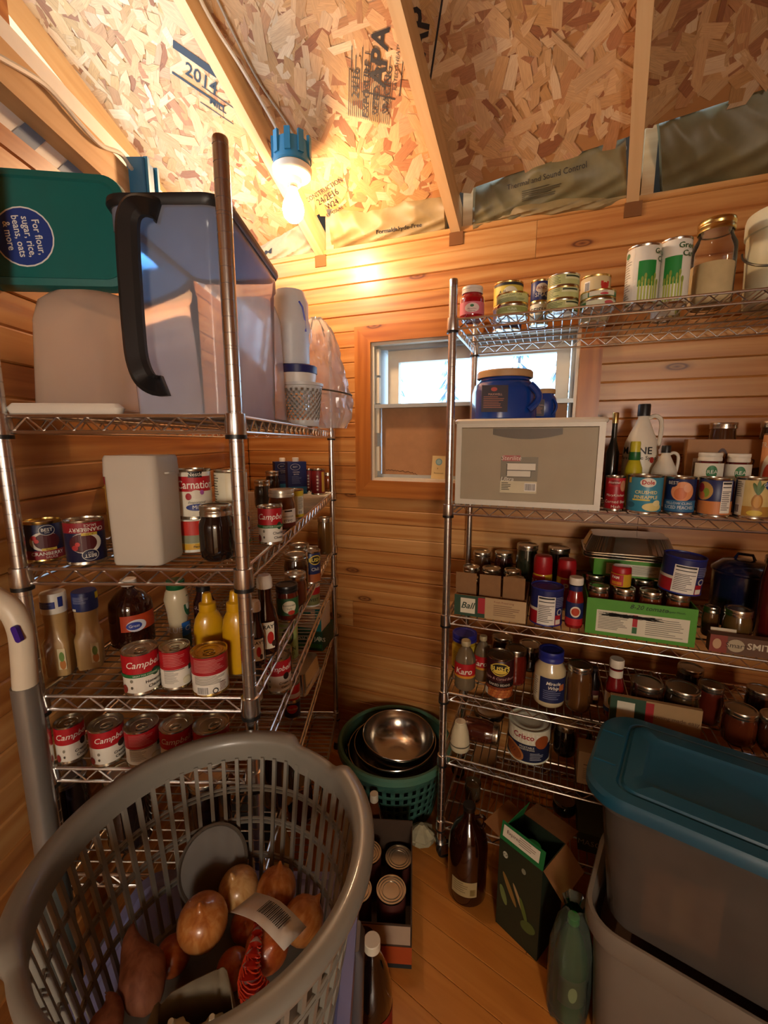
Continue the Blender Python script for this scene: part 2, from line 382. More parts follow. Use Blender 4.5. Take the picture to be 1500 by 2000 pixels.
b = MB(); b.box((REAR, -.012, 2.177), (2.22, .035, 2.258), STUD); tag(b.build('trim_2', smooth=0, loc=(LWX, 0, 0), rot=(0, 0, math.pi / 2)), 'long horizontal framing plate above the left wall', kind='structure')
# --- unseen walls, upper ceiling
b = MB(); 
p = [WR, WR - ND * 2.6]; 
b.box((0, 0, 0), (2.6, .1, 3.2), PINE); tag(b.build('wall_right', smooth=0, loc=(WR.x, WR.y, 0), rot=(0, 0, WANG - math.pi / 2)), kind='structure')
b = MB()
for q in (((-.9, 0), (-.42, 3.2)), ((.46, 0), (2.4, 3.2)), ((-.42, 2.05), (.46, 3.2))): b.box((q[0][0], REAR - .1, q[0][1]), (q[1][0], REAR, q[1][1]), PINE)     # doorway opened behind the camera so the added fill lamp shines in
tag(b.build('wall_rear', smooth=0), kind='structure')
b = MB(); b.box((LWX - .04, REAR, 2.33), (LWX - .14, 1.0, 3.2), PINE); tag(b.build('wall_left_gable', smooth=0), kind='structure')
HALLW = mat('#d8c8ac', .8)  # unseen hall, added to hold the fill lamp and bounce its light
b = MB(); b.box((-1.3, -3.1, -.02), (1.5, -3.0, 2.4), HALLW).box((-1.4, -3.1, -.02), (-1.3, REAR - .1, 2.4), HALLW).box((1.5, -3.1, -.02), (1.6, REAR - .1, 2.4), HALLW).box((-1.4, -3.1, 2.4), (1.6, REAR - .1, 2.45), HALLW).box((-1.4, -3.1, -.06), (1.6, REAR - .1, -.01), SH); tag(b.build('wall_fill_hall', smooth=0), kind='structure')
hl = thing('fill_lamp', 'added round fill lamp on a stand, unseen behind the camera', 'lamp', (.12, -2.05, 0)); hm = bpy.data.materials.new('lit_fill_globe'); nt, N, L, bs = nodes(hm); bs.inputs['Emission Color'].default_value = lin('#ffeedb'); bs.inputs['Emission Strength'].default_value = FILL_STRENGTH  # added lamp, out of view, lights the shelf fronts from the camera side
b = MB(); b.lathe([(.05, 1.32)] + [(.24 * math.sin(R(a)), 1.55 - .24 * math.cos(R(a))) for a in range(24, 168, 12)] + [(.05, 1.785)], 24, hm); b.build('fill_globe', hl); b = MB(); b.lathe([(0, 0), (.14, 0), (.14, .02), (.012, .03), (.012, 1.32), (0, 1.32)], 20, BLACKP); b.build('stand', hl)
# --- floor planks
FA = R(-36); fb = MB(); fb.box((-.86, REAR - .1, -.06), (2.6, 2.4, -.012), SH); FL = tag(fb.build('floor', smooth=0), kind='structure')
pw, pl = .098, 1.2
pm = MB(); pm.loft([(pl - .0012, pw - .0012, .0006, -.012), (pl - .0012, pw - .0012, .0006, -.0012), (pl - .0035, pw - .0035, .0006, 0)], LAMINATE, 2); pme = pm.mesh('plank', 0)
ca, sa = math.cos(FA), math.sin(FA)
for j in range(-18, 30):
    for k in range(-2, 3):
        u = k * pl + (j * .437 % 1.0) * pl; v = j * pw; x, y = u * ca - v * sa, u * sa + v * ca
        if -1.3 < x < 1.9 and -.45 < y < 2.9:
            share('plank', pme, FL, (x, y, 0), (0, 0, FA))
# --- sloping roof: rafters, OSB, insulation
RD = ray(1165, 1481).normalized()                            # down the slope
REX = Vector((RD.y, -RD.x, 0)).normalized(); RUP = REX.cross(RD); RUP = RUP if RUP.z > 0 else -RUP
CN = WD.cross(RD); CN = CN if CN.z > 0 else -CN; CN.normalize()
OSB0 = WP + Vector((0, 0, 2.335)) + CN * .086                # OSB underside
def on_osb(x, y, off=0.): return onp(x, y, OSB0 + CN * off, CN)
rfm = MB(); rfm.box((-1.9, -.019, 0), (.10, .019, .089), STUD); rme = rfm.mesh('rafter', 0)
RM = Matrix((RD, REX, RUP)).transposed().to_4x4()
RAFT = []
for k, (px, py) in enumerate(((625, 495), (890, 452), (1235, 400))):
    p = onp(px, py, WP, ND); p.z = 2.338; RAFT.append(p)
d = (RAFT[2] - RAFT[0]) / 2
for k in (-1, 0, 1, 2, 3):
    p = RAFT[k] if 0 <= k <= 2 else RAFT[0] + d * k
    o = share('trim_3', rme, None, M=Matrix.Translation(p) @ RM); tag(o, 'sloping spruce roof rafter', kind='structure')
    st = MB(); st.box((.024, .012, -.03), (.062, .095, .30), STUD); so = st.build('trim_4', smooth=0, loc=p, rot=(0, 0, WANG)); tag(so, 'short upright stud beside a rafter foot', kind='structure')
    # birdsmouth pocket cut in the top board
    bl = MB(); bl.box((-.024, -.004, -.045), (.030, .02, .002), mat('#7a4c22', .9)); bl.build('rafter_pocket', so, 0)
# OSB sheet
edge = [(330, 560), (500, 492), (640, 408), (740, 415), (870, 386), (1000, 340), (1225, 268), (1270, 247), (1500, 172), (1700, 100)]
E3 = [on_osb(*q) for q in edge]
US = -RD; top = [e + US * 3.0 for e in E3]
ob = MB(); n = len(E3)
ob.add([tuple(v) for v in E3] + [tuple(v) for v in top] + [tuple(v + CN * .012) for v in E3] + [tuple(v + CN * .012) for v in top],
       [(i, i + 1, n + i + 1, n + i) for i in range(n - 1)] + [(2 * n + i, 3 * n + i, 3 * n + i + 1, 2 * n + i + 1) for i in range(n - 1)] + [(i, 2 * n + i, 2 * n + i + 1, i + 1) for i in range(n - 1)], mat('#b07c48', .8))
# also the sheet beyond the left wall
l0 = E3[0]; ext = [l0, l0 + US * 3.0, l0 + US * 3.0 - WD * 1.2, l0 - WD * 1.2]
ob.add([tuple(v) for v in ext], [(0, 1, 2, 3)])
r0 = E3[-1]; ext = [r0, r0 + WD * 1.6, r0 + WD * 1.6 + US * 3.0, r0 + US * 3.0]; ob.add([tuple(v) for v in ext], [(0, 1, 2, 3)])
CE = tag(ob.build('ceiling', smooth=0), kind='structure')
b = MB(); b.box((-1.6, REAR - .1, 3.2), (2.6, 1.3, 3.25), PINE); tag(b.build('ceiling_loft', smooth=0), kind='structure')
# eave closing behind the insulation
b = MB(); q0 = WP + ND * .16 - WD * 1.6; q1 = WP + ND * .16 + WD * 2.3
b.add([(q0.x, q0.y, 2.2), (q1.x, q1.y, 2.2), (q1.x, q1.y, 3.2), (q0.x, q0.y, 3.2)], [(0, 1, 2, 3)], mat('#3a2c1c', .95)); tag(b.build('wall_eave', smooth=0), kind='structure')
# strands of the OSB: thousands of thin chips, each its own tone
om = bpy.data.materials.new('osb_strand'); nt, N, L, bs = nodes(om)
at = N.new('ShaderNodeAttribute'); at.attribute_name = 'tone'; tc = N.new('ShaderNodeTexCoord')
mpg = N.new('ShaderNodeMapping'); mpg.inputs['Scale'].default_value = (14, 260, 1); L.new(tc.outputs['UV'], mpg.inputs['Vector'])
nz = N.new('ShaderNodeTexNoise'); nz.inputs['Scale'].default_value = 1.0; nz.inputs['Detail'].default_value = 5; nz.inputs['Distortion'].default_value = .8; L.new(mpg.outputs[0], nz.inputs['Vector'])
mx = N.new('ShaderNodeMix'); mx.data_type = 'RGBA'; mx.blend_type = 'OVERLAY'; mx.inputs[0].default_value = .5; L.new(at.outputs['Color'], mx.inputs[6]); L.new(nz.outputs['Fac'], mx.inputs[7]); L.new(mx.outputs[2], bs.inputs['Base Color'])
bs.inputs['Roughness'].default_value = .6; bs.inputs['Specular IOR Level'].default_value = .3
rnd = random.Random(11); vs = []; fs = []; cols = []; uvs = []
TON = ['#d2a878', '#c99c6a', '#c0925e', '#d8b286', '#b9865a', '#cfa272', '#ac7650', '#d5ac7e', '#c49868', '#9a6442', '#dcbc94', '#c89a72']
TL = [lin(t) for t in TON]
ctr = on_osb(760, 300)
for k in range(15000):
    a = rnd.uniform(-2.0, 2.4); bb = rnd.uniform(-.75, 1.35)
    P = ctr + WD * a + US * bb
    X, Y, zc = proj(P)
    if zc < .2 or not (-400 < X < 2300 and -700 < Y < 620): continue
    if X < 330: lim = 600
    elif X > 1700: lim = 100 - (X - 1700) * .33
    else:
        lim = 600
        for q0, q1 in zip(edge, edge[1:]):
            if q0[0] <= X <= q1[0]: lim = q0[1] + (q1[1] - q0[1]) * (X - q0[0]) / (q1[0] - q0[0])
    if Y > lim - 22: continue
    ln = rnd.uniform(.04, .15) ; wdh = rnd.uniform(.012, .045); an = rnd.gauss(.9, 1.0)
    u = WD * math.cos(an) + US * math.sin(an); w2 = CN.cross(u); hgt = -rnd.uniform(.0003, .0028)
    o = len(vs); pts = []
    m = rnd.choice((4, 5, 5, 6))
    base = {4: [(-1, -1), (1, -1), (1, 1), (-1, 1)], 5: [(-1, -1), (.8, -1), (1.1, .1), (.7, 1), (-1, 1)], 6: [(-1.1, 0), (-.8, -1), (.7, -1), (1.1, -.2), (.8, 1), (-.9, 1)]}[m]
    tilt = rnd.uniform(-.0012, .0012)
    for (x, y) in base:
        x += rnd.uniform(-.22, .22); y += rnd.uniform(-.3, .3); vs.append(tuple(P + u * x * ln / 2 + w2 * y * wdh / 2 + CN * (hgt + tilt * x)))
    fs.append(list(range(o, o + m))); c = TL[min(int(abs(rnd.gauss(0, 1)) * 5), 11)] if rnd.random() < .5 else rnd.choice(TL)
    uo = (rnd.uniform(0, 50), rnd.uniform(0, 50)); uvs += [(uo[0] + x * ln, uo[1] + y * wdh) for x, y in base]; v = rnd.uniform(.74, .92); cols += [(c[0] * v, c[1] * v, c[2] * v, 1)] * m
me = bpy.data.meshes.new('wood_strands'); me.from_pydata(vs, [], fs); me.materials.append(om)
ca_ = me.color_attributes.new('tone', 'FLOAT_COLOR', 'CORNER'); ca_.data.foreach_set('color', [x for c in cols for x in c])
uvl = me.uv_layers.new(name='grain'); uvl.data.foreach_set('uv', [x for c in uvs for x in c])
so = bpy.data.objects.new('wood_strands', me); COL.objects.link(so); so.parent = CE; so['kind'] = 'stuff'
# stamps on the OSB
def osb_stamp(px, py, s, rot, items, w=.3):
    p = on_osb(px, py, -.004); u = WD * math.cos(R(rot)) + US * math.sin(R(rot)); v = CN.cross(u)
    v = -v if v.z * 0 + v.dot(US * math.cos(R(rot)) - WD * math.sin(R(rot))) < 0 else v
    fl = Flat(w, s, p, u, v); fl.n = -CN
    decal(CE, fl, items, 'ink_stamp')
INK = '#1d1a1e'
osb_stamp(765, 118, .075, 62, [('t', 0, .5, 1.0, 'APA', INK, {'b': .02}), ('r', -52, -50, -.3, 1.2, INK), ('t', 2, -.25, .22, 'RATED SHEATHING', INK), ('r', -45, 45, -.5, -.46, INK)], .18)
osb_stamp(852, 72, .085, 62, [('t', 0, .6, 1.0, 'AP', INK, {'b': .02}), ('r', -60, 40, -.05, .02, INK)], .2)
osb_stamp(705, 165, .034, 62, [('t', 0, .5, 1.0, '24/16', INK), ('t', 0, -.6, .9, 'EXPOSURE 1', INK), ('t', 0, -1.6, .9, 'SIZED FOR', INK), ('t', 0, -2.6, .9, 'SPACING', INK)] + lines(-60, 60, -3.2, 1.2, 22, INK, .28, 8), .15)
osb_stamp(392, 172, .055, -48, [('t', 0, .5, 1.0, '2014', INK, {'b': .01}), ('r', -60, 50, -.25, -.12, INK), ('r', -60, 30, 1.1, 1.5, INK)], .16)
osb_stamp(425, 215, .03, -48, [('t', 0, .5, 1.0, 'MILL', INK, {'b': .02}), ('r', -60, 60, -.4, -.3, INK), ('r', -60, 60, 1.3, 1.4, INK)], .1)
osb_stamp(640, 385, .03, 14, [('t', 0, .9, .8, 'CONSTRUCTION', INK), ('t', 0, 0, 1.1, '24/2E16', INK), ('t', 0, -1., 1., 'W24', INK), ('t', 0, -1.9, .6, 'EXPOSURE 1', INK)], .1)
# insulation batts
KRAFT = mat('#a08a5c', .55, noise=.35); KRAFTD = mat('#7d7450', .5, noise=.35)
def batt(px0, px1, top_y0, top_y1, lowz=2.345, bulge=.05, m=KRAFT, label='', seed=1, back=.05, g=14, texts=(), topoff=0.0):
    rr = random.Random(seed); b0 = onp(px0, 480, WP + ND * back, ND); b1 = onp(px1, 400, WP + ND * back, ND); b0.z = b1.z = lowz
    t0 = on_osb(px0, top_y0, topoff); t1 = on_osb(px1, top_y1, topoff)
    def pos(u, v):
        lo = b0.lerp(b1, u); hi = t0.lerp(t1, u); p = lo.lerp(hi, v)
        fold = .012 * math.sin(7 * u + 6 * v + seed) + .010 * (1 - abs(math.sin(11 * u - 7 * v + 2 * seed + math.sin(9 * v)))) + .008 * (1 - abs(math.sin(17 * u + 5 * v + seed + 2 * math.sin(5 * u)))) * (.4 + v)
        return p + (-ND * .8 - Vector((0, 0, .5))) * (bulge * math.sin(math.pi * min(max(v, 0), 1)) ** .7 + fold * .8)
    nu, nv = 80, 24; b = MB(); vs = []
    for j in range(nv + 1):
        for i in range(nu + 1): vs.append(tuple(pos(i / nu, j / nv)))
    N_ = len(vs); back_ = [tuple(Vector(v) + ND * .05 + Vector((0, 0, .03))) for v in vs]; W = nu + 1
    fs = [(j * W + i, j * W + i + 1, (j + 1) * W + i + 1, (j + 1) * W + i) for j in range(nv) for i in range(nu)]
    fs += [tuple(N_ + k for k in reversed(f)) for f in fs]
    rim = [i for i in range(W)] + [j * W + nu for j in range(1, nv + 1)] + [nv * W + i for i in range(nu - 1, -1, -1)] + [j * W for j in range(nv - 1, 0, -1)]
    fs += [(a, N_ + a, N_ + c, c) for a, c in zip(rim, rim[1:] + rim[:1])]
    b.add(vs + back_, fs, m); o = b.build("insulation_batt", smooth=60); tag(o, label, 'insulation', 'insulation batts stuffed above the back wall')
    class Sur:
        def __init__(s, w, h, u0, v0): s.w, s.h, s.u0, s.v0 = w, h, u0, v0
        def um(s, u): return u / 100 * s.w
        def vm(s, v): return v * s.h
        def pt(s, a, b_, l): return tuple(pos(s.u0 + a, s.v0 + b_) + (-ND * .9 - Vector((0, 0, .4))) * .0022)
    for (u0, v0, h, items) in texts: decal(o, Sur(1., h, u0, v0), items, 'print')
    return o
batt(470, 612, 500, 425, label='grey crumpled insulation batt at the foot of the rafter under the lamp', m=mat('#b3a98e', .7, noise=.4), seed=2, bulge=.02, texts=[(.42, .62, .3, [('t', 0, 0, .8, 'JM', INK, {'sx': .55, 'b': .02})])])
batt(650, 872, 408, 378, label='brown kraft insulation batt between the lamp rafter and the middle rafter', seed=3, bulge=.03, topoff=.02, texts=[(.62, .42, .16, [('t', 0, 0, .8, 'Formaldehyde-Free', INK, {'sx': .38, 'b': .015})])])
batt(930, 1222, 362, 262, label='smooth brown insulation batt with dark sound control lettering', seed=5, m=KRAFTD, bulge=.035, topoff=.02, texts=[(.5, .62, .13, [('t', 0, 1.2, 1., 'Thermal and Sound Control', INK, {'sx': .36})] + lines(-16, 12, -1.3, .2, 6, '#4a4430', .4))])
batt(925, 1222, 405, 345, label='crumpled tan insulation flap below the lettered batt', seed=8, m=KRAFT, bulge=.03, back=.02, topoff=.0)
batt(1286, 1760, 240, 84, label='dark olive insulation batt in the rightmost rafter bay', seed=9, m=KRAFTD, bulge=.03, topoff=.02, texts=[(.8, .5, .1, lines(-14, 14, -1.3, .8, 5, '#3e3a26', .4))])
# small hook by the right rafter
b = MB(); hp = onp(1222, 290, RAFT[2] - ND * .03, ND); b.tube([tuple(hp + WD * (.012 * math.cos(a)) - WD * .01 + Vector((0, 0, .012 * math.sin(a)))) for a in [R(x) for x in range(-200, 60, 20)]], .0018, 5, CHROME); hk = b.build('cup_hook'); tag(hk, 'tiny metal cup hook on the right rafter', 'hook')
# cables
def cable(pts, r, label, m=None):
    b = MB(); b.tube(pts, r, 6, m or mat('#e2dccb', .5)); return tag(b.build('electric_cable'), label, 'cable')
def smoothpath(ps, n=8):
    ps = [Vector(p) for p in ps]; out = []; q = [ps[0]] + ps + [ps[-1]]
    for i in range(1, len(q) - 2):
        for k in range(n):
            t = k / n; a, b_, c, d_ = q[i - 1:i + 3]
            out.append(.5 * ((2 * b_) + (c - a) * t + (2 * a - 5 * b_ + 4 * c - d_) * t * t + (3 * b_ - a - 3 * c + d_) * t ** 3))
    return out + [ps[-1]]
cable(smoothpath([onx(x, y, LWX + .022) for x, y in ((-60, 80), (0, 112), (80, 160), (125, 205), (150, 235), (195, 282), (235, 300), (258, 330), (285, 347))]), .0055, 'white electric cable sagging along the left plate')
R1 = RAFT[0]
cable(smoothpath([on_osb(x, y, -.03) for x, y in ((372, -60), (392, 0), (425, 60), (470, 130), (520, 215), (545, 262), (556, 295))]), .006, 'white electric cable running along the lamp rafter')
cable(smoothpath([on_osb(x, y, -.01) for x, y in ((405, -60), (425, 0), (500, 150), (560, 240), (592, 300))]), .004, 'thin grey electric cable beside the lamp rafter', mat('#a89c88', .6))
# lamp
LP = ony(571, 345, 1.72)
lamp = thing('bare_bulb_lamp', 'bare lit bulb in a round white holder under a blue junction box', 'lamp', LP)
b = MB(); b.lathe([(0, .0), (.064, 0), (.068, .006), (.070, .022), (.060, .030), (0, .030)], 36, mat('#f1ead8', .35)); b.lathe([(0, -.026), (.030, -.026), (.034, -.01), (.058, -.004), (.064, 0)], 36); b.build('lamp_holder', lamp)
bx = MB(); BLU = mat('#2f7fa6', .45); bx.lathe([(.062, .03), (.066, .034), (.062, .10), (0, .10)], 20, BLU)
for k in range(9):
    a = 2 * math.pi * k / 9; bx.box((-.010, -.070, .05), (.010, -.060, .118), BLU, Matrix.Rotation(a, 4, 'Z'))
bx.build('junction_box', lamp)
em = bpy.data.materials.new('lit_bulb'); nt, N, L, bs = nodes(em); bs.inputs['Emission Color'].default_value = lin('#ffd0a0'); bs.inputs['Emission Strength'].default_value = BULB_STRENGTH; bs.inputs['Base Color'].default_value = (1, .9, .7, 1)
b = MB(); b.lathe([(.016, -.026), (.017, -.045), (.022, -.06), (.034, -.085), (.0385, -.108), (.034, -.130), (.02, -.145), (0, -.149)], 24, em); b.build('bulb', lamp)
b = MB(); b.lathe([(.019, -.018), (.019, -.04), (.0155, -.042), (.0155, -.026)], 20, mat('#c8c2b0', .3, .8)); b.build('socket', lamp)
# blue outlet box on the left plate
ob_ = onx(280, 362, LWX + .03); t = thing('outlet_box', 'small blue plastic outlet box on the left plate', 'electrical box', ob_, math.pi / 2)
b = MB(); b.loft([(.075, .05, .006, -.045), (.075, .05, .006, .05)], mat('#2f6f9c', .5)); b.build('box_body', t)
b = MB(); b.box((-.03, -.032, -.05), (-.02, -.02, .055), BLU).box((.02, -.032, -.05), (.03, -.02, .055), BLU); b.build('nail_lug', t, 0)
# ------------------------------------------------------------------ outside the window: snow and firs
gp = MB(); SNOW = mat('#eef3fa', .8); g = 24; vs = []; WO = WP + ND * 1.
for j in range(g + 1):
    for i in range(g + 1):
        u = (i / g - .5) * 60; v = 1 + 45 * (j / g); hh = -.6 + .06 * v + .25 * math.sin(u * .7 + v * .4) + .2 * math.sin(u * 1.7)
        p = WO + WD * u + ND * v; vs.append((p.x, p.y, hh))
W = g + 1; gp.add(vs, [(j * W + i, j * W + i + 1, (j + 1) * W + i + 1, (j + 1) * W + i) for j in range(g) for i in range(g)], SNOW)
tag(gp.build('ground_snow', smooth=80), kind='structure')
rnd = random.Random(5); FIR = mat('#86a8bc', .8); TRK = mat('#5c5c60', .8)
LAB = ['tall snowy fir outside the window, %s' % s for s in ('leftmost of the row', 'second from the left', 'third from the left', 'fourth from the left', 'middle of the row', 'fourth from the right', 'third from the right', 'second from the right', 'rightmost of the row')]
for k in range(9):
    u = -7.6 + k * 1.9 + rnd.uniform(-.4, .4); v = 13 + (k * 37 % 5) * 2.2; h = rnd.uniform(5, 8); p = WO + WD * (u + v * .27 * 0 - 1.5) + ND * v
    zz = -.6 + .06 * v - .1; t = thing('fir_tree', LAB[k], 'tree', (p.x, p.y, zz), rnd.uniform(0, 6), 'firs outside the window')
    b = MB(); b.lathe([(.14, 0), (.10, h * .5), (0, h * .97)], 8, TRK); b.build('trunk', t)
    b = MB(); bs_ = MB()
    for q in range(9):
        zq = h * (.12 + .095 * q); rr = (1 - q / 9.6) * h * .17
        for s in range(9):
            a = 2 * math.pi * (s + .5 * (q % 2)) / 9 + rnd.uniform(-.1, .1); c, d_ = math.cos(a), math.sin(a); L_ = rr * rnd.uniform(.75, 1.15)
            for B_, dz, ww in ((b, 0, .26), (bs_, .05, .2)):
                B_.add([(0, 0, zq + .3 + dz), (c * L_ * .6 - d_ * L_ * ww, d_ * L_ * .6 + c * L_ * ww, zq + .05 + dz), (c * L_, d_ * L_, zq - .22 + dz), (c * L_ * .6 + d_ * L_ * ww, d_ * L_ * .6 - c * L_ * ww, zq + .05 + dz)], [(0, 1, 2, 3)], FIR if B_ is b else SNOW)
    b.build('branches', t, 0)['kind'] = 'stuff'; bs_.build('snow_cover', t, 0)['kind'] = 'stuff'

# ================================================================== wire shelving
LZ = [1.581, 1.306, 1.052, .896, .65, .20]; RZ = [1.901, 1.332, .956, .675, .428, .162]
def post_mesh(z0, z1):
    pr = [(0, z0), (.0127, z0)]; z = z0 + .03; k = 0
    while z < z1 - .01:
        for dz in ((0, .005) if k % 8 == 0 else (0,)): pr += [(.0127, z + dz - .0009), (.0119, z + dz - .0004), (.0119, z + dz + .0004), (.0127, z + dz + .0009)]
        z += .0254; k += 1
    pr += [(.0127, z1 - .003), (.0115, z1), (0, z1)]
    return MB().lathe(pr, 14, CHROME).mesh('post')
def shelving(name, label, cat, loc, rz, L, W, zs, ztop, z0, caster=True, deckmat=None):
    """local x runs along the long side, y along the short one, origin under the front left post"""
    t = thing(name, label, cat, loc, rz); pme = post_mesh(z0, ztop)
    cor = [(0, 0), (L, 0), (L, W), (0, W)]
    for c in cor: share('post', pme, t, (c[0], c[1], 0))
    col = MB().lathe([(.0128, -.036), (.0175, -.036), (.0185, -.03), (.0172, 0), (.0128, .001)], 16, CHROME).mesh('collar')
    ring = MB().lathe([(.0128, -.043), (.0182, -.043), (.0182, -.036), (.0128, -.036)], 16, BLACKP).mesh('clip')
    r1, r2, h = .0034, .0034, .031
    fr = MB(); zg = MB(); dk = MB(); g = .016
    for z in (-r1, -h): 
        for a, b in zip(cor, cor[1:] + cor[:1]):
            A, B = Vector((*a, z)), Vector((*b, z)); d = (B - A).normalized(); fr.tube([A + d * g, B - d * g], r1, 8, CHROME)
    for a, b in zip(cor, cor[1:] + cor[:1]):
        A, B = Vector((*a, 0)), Vector((*b, 0)); n = max(3, int((B - A).length / .0285)); n += n % 2; d = (B - A).normalized(); pts = []
        A2, B2 = A + d * .022, B - d * .022
        for k in range(n + 1): pts.append(A2.lerp(B2, k / n) + Vector((0, 0, -r1 - .002 if k % 2 else -h + .002)))
        zg.tube(pts, .0022, 5, CHROME)
    n = int(L / .0258)
    for k in range(1, n): x = L * k / n; dk.tube([(x, .002, -.0018), (x, W - .002, -.0018)], .0018, 5, CHROMED)
    for y in (W * .25, W * .5, W * .75): dk.tube([(0.004, y, -.0068), (L - .004, y, -.0068)], .0030, 6, CHROMED)
    fme, zme, dme = fr.mesh('rim'), zg.mesh('truss'), dk.mesh('deck')
    for z in zs:
        s = share('shelf', fme, t, (0, 0, z)); share('zigzag_wire', zme, s); o = share('deck_wires', dme, s); o['kind'] = 'stuff'
        for c in cor:
            q = share('collar', col, t, (c[0], c[1], z)); share('plastic_clip', ring, q)
    if caster:
        cm = MB(); cm.lathe([(0, z0), (.019, z0), (.022, z0 - .006), (.016, z0 - .014), (.012, z0 - .02), (0, z0 - .02)], 14, CHROME)
        cm.box((-.016, -.004, z0 - .055), (-.0135, .030, z0 - .012), CHROME).box((.0135, -.004, z0 - .055), (.016, .030, z0 - .012), CHROME); cme = cm.mesh('caster')
        wm = MB().lathe([(0, -.012), (.026, -.012), (.031, -.008), (.031, .008), (.026, .012), (0, .012)], 18, BLACKP).mesh('wheel')
        for i, c in enumerate(cor):
            q = share('caster', cme, t, (c[0], c[1], 0), (0, 0, R(40 * i - 50))); share('wheel', wm, q, (0, .018, .0312), (0, math.pi / 2, 0))
    else:
        fm = MB().lathe([(0, 0), (.018, 0), (.018, .01), (.0135, z0 + .004), (0, z0 + .004)], 12, BLACKP).mesh('foot')
        for c in cor: share('foot', fm, t, (c[0], c[1], 0))
    return t
LAx, LBx, LY0, LY1 = -.680, -.268, .762, 1.982
shelving('wire_shelving_unit', 'chrome wire shelving unit along the left wall, loaded with cans', 'shelving', (LAx, LY1, 0), -math.pi / 2, LY1 - LY0, LBx - LAx, LZ, 2.003, .03, False)
RS = shelving('wire_shelving_unit', 'chrome wire shelving unit on casters in front of the window', 'shelving', (RP0.x, RP0.y, 0), WANG, 1.19, .41, RZ, 2.012, .078, True)

# ================================================================== placing on shelves
def colx(px, zs, p0, n):
    P = onp(px, 1000, p0, n)
    for _ in range(4):
        P.z = zs; y = proj(P)[1]; P = onp(px, y, p0, n)
    P.z = zs; return P
def plane(s, v):
    if s[0] == 'R': return RP0 + ND * v, ND
    if v >= 0: return Vector((0, v, 0)), Vector((0, 1, 0))           # left shelving seen from its end: distance
    return Vector((v, 0, 0)), Vector((1, 0, 0))                      # ... from its long side: x
def zof(s): return (RZ if s[0] == 'R' else LZ)[int(s[1]) - 1] + .0006
def spot(s, x0, x1, yt, v, zb=None):
    p0, n = plane(s, v); px = (x0 + x1) / 2; zs = zof(s) if zb is None else zb
    P = colx(px, zs, p0, n); zc = proj(P)[2]; k = math.sqrt(1 + ((px - 750) / F) ** 2)
    r = (x1 - x0) / 2 * zc / F / k
    d = Vector((P.x, P.y, 0)).normalized()
    T = onp(px, yt, P, d)
    return P, r, T.z - zs
def spotz(x0, x1, yt, yb, zs):
    px = (x0 + x1) / 2; P = onz(px, yb, zs); zc = proj(P)[2]; k = math.sqrt(1 + ((px - 750) / F) ** 2)
    T = onp(px, yt, P, Vector((P.x, P.y, 0)).normalized())
    return P, (x1 - x0) / 2 * zc / F / k, T.z - zs

# ================================================================== kinds of things
def can(sp_, base, items, label, turn=0., group=None, tab=False, cat='can', lid=None, name='food_can', tilt=None, plainlid=True):
    P, r, h = sp_
    t = thing(name, label, cat, P, facing(P, turn), group)
    if tilt: t.rotation_euler = (tilt[0], tilt[1], t.rotation_euler.z)
    lm = lid or TIN
    b = MB(); b.lathe([(0, .002), (r * .88, .002), (r * .92, 0), (r * 1.01, 0), (r * 1.01, .003), (r * .98, .005), (r * .98, h - .005), (r * 1.01, h - .003), (r * 1.01, h), (r * .95, h), (r * .94, h - .0035), (r * .78, h - .0035), (r * .76, h - .0025), (r * .62, h - .0025), (r * .6, h - .0035), (r * .3, h - .0035), (0, h - .003)], 44, lm)
    b.build('can_body', t)
    s = MB(); s.lathe([(r * .985, .0055), (r * .99, .0058), (r * .99, h - .0058), (r * .985, h - .0055)], 48, mat(base, .4)); sl = s.build('paper_label', t)
    if items: decal(sl, Cyl(r * .99, h), items, 'label_print')
    if tab:
        q = MB(); q.tube([(r * .32 * math.cos(a) , r * .25 * math.sin(a) - r * .35, h - .0005) for a in [2 * math.pi * k / 12 for k in range(12)]], r * .05, 5, lm, closed=True); q.build('pull_tab', t)
    return t
def jar(sp_, col, label, lid=None, group=None, items=(), turn=0., wide=.86, cat='jar', name='canning_jar', clear=None, rough=.12, lidh=.018, fill=.78, base=None, tilt=None):
    P, r, h = sp_; t = thing(name, label, cat, P, facing(P, turn), group)
    if tilt: t.rotation_euler = (tilt[0], tilt[1], t.rotation_euler.z)
    lh = min(lidh, h * .18); g = h - lh
    pr = [(0, .003), (r * .82, .0), (r * .95, .006), (r, .016), (r, g * .74), (r * .97, g * .82), (r * wide * .96, g * .93), (r * wide * .92, g)]
    b = MB(); b.lathe(pr + [(0, g)], 32, GLASS if clear else mat(col, rough, coat=.8)); b.build('glass_body', t)
    if clear:
        q = MB(); f = g * fill; q.lathe([(0, .006), (r * .90, .006), (r * .955, .02), (r * .955, min(f, g * .74)), (r * .90, f), (0, f + .002)], 28, mat(col, .8, noise=.3)); q.build('contents', t)
    q = MB(); lm = lid or TIN; R0 = r * wide
    q.lathe([(R0 * .98, g - .002), (R0 * 1.03, g - .001), (R0 * 1.03, g + lh * .3), (R0, g + lh * .36), (R0, g + lh * .5), (R0 * 1.03, g + lh * .56), (R0 * 1.03, h - .002), (R0, h), (R0 * .88, h)], 32, lm); bd = q.build('screw_band', t)
    q = MB(); q.lathe([(R0 * .89, h - .001), (R0 * .82, h - .0015), (R0 * .78, h - .003), (0, h - .0025)], 32, lm); q.build('lid', t)
    if items: decal(t, Cyl(r * 1.004, g), items)
    return t
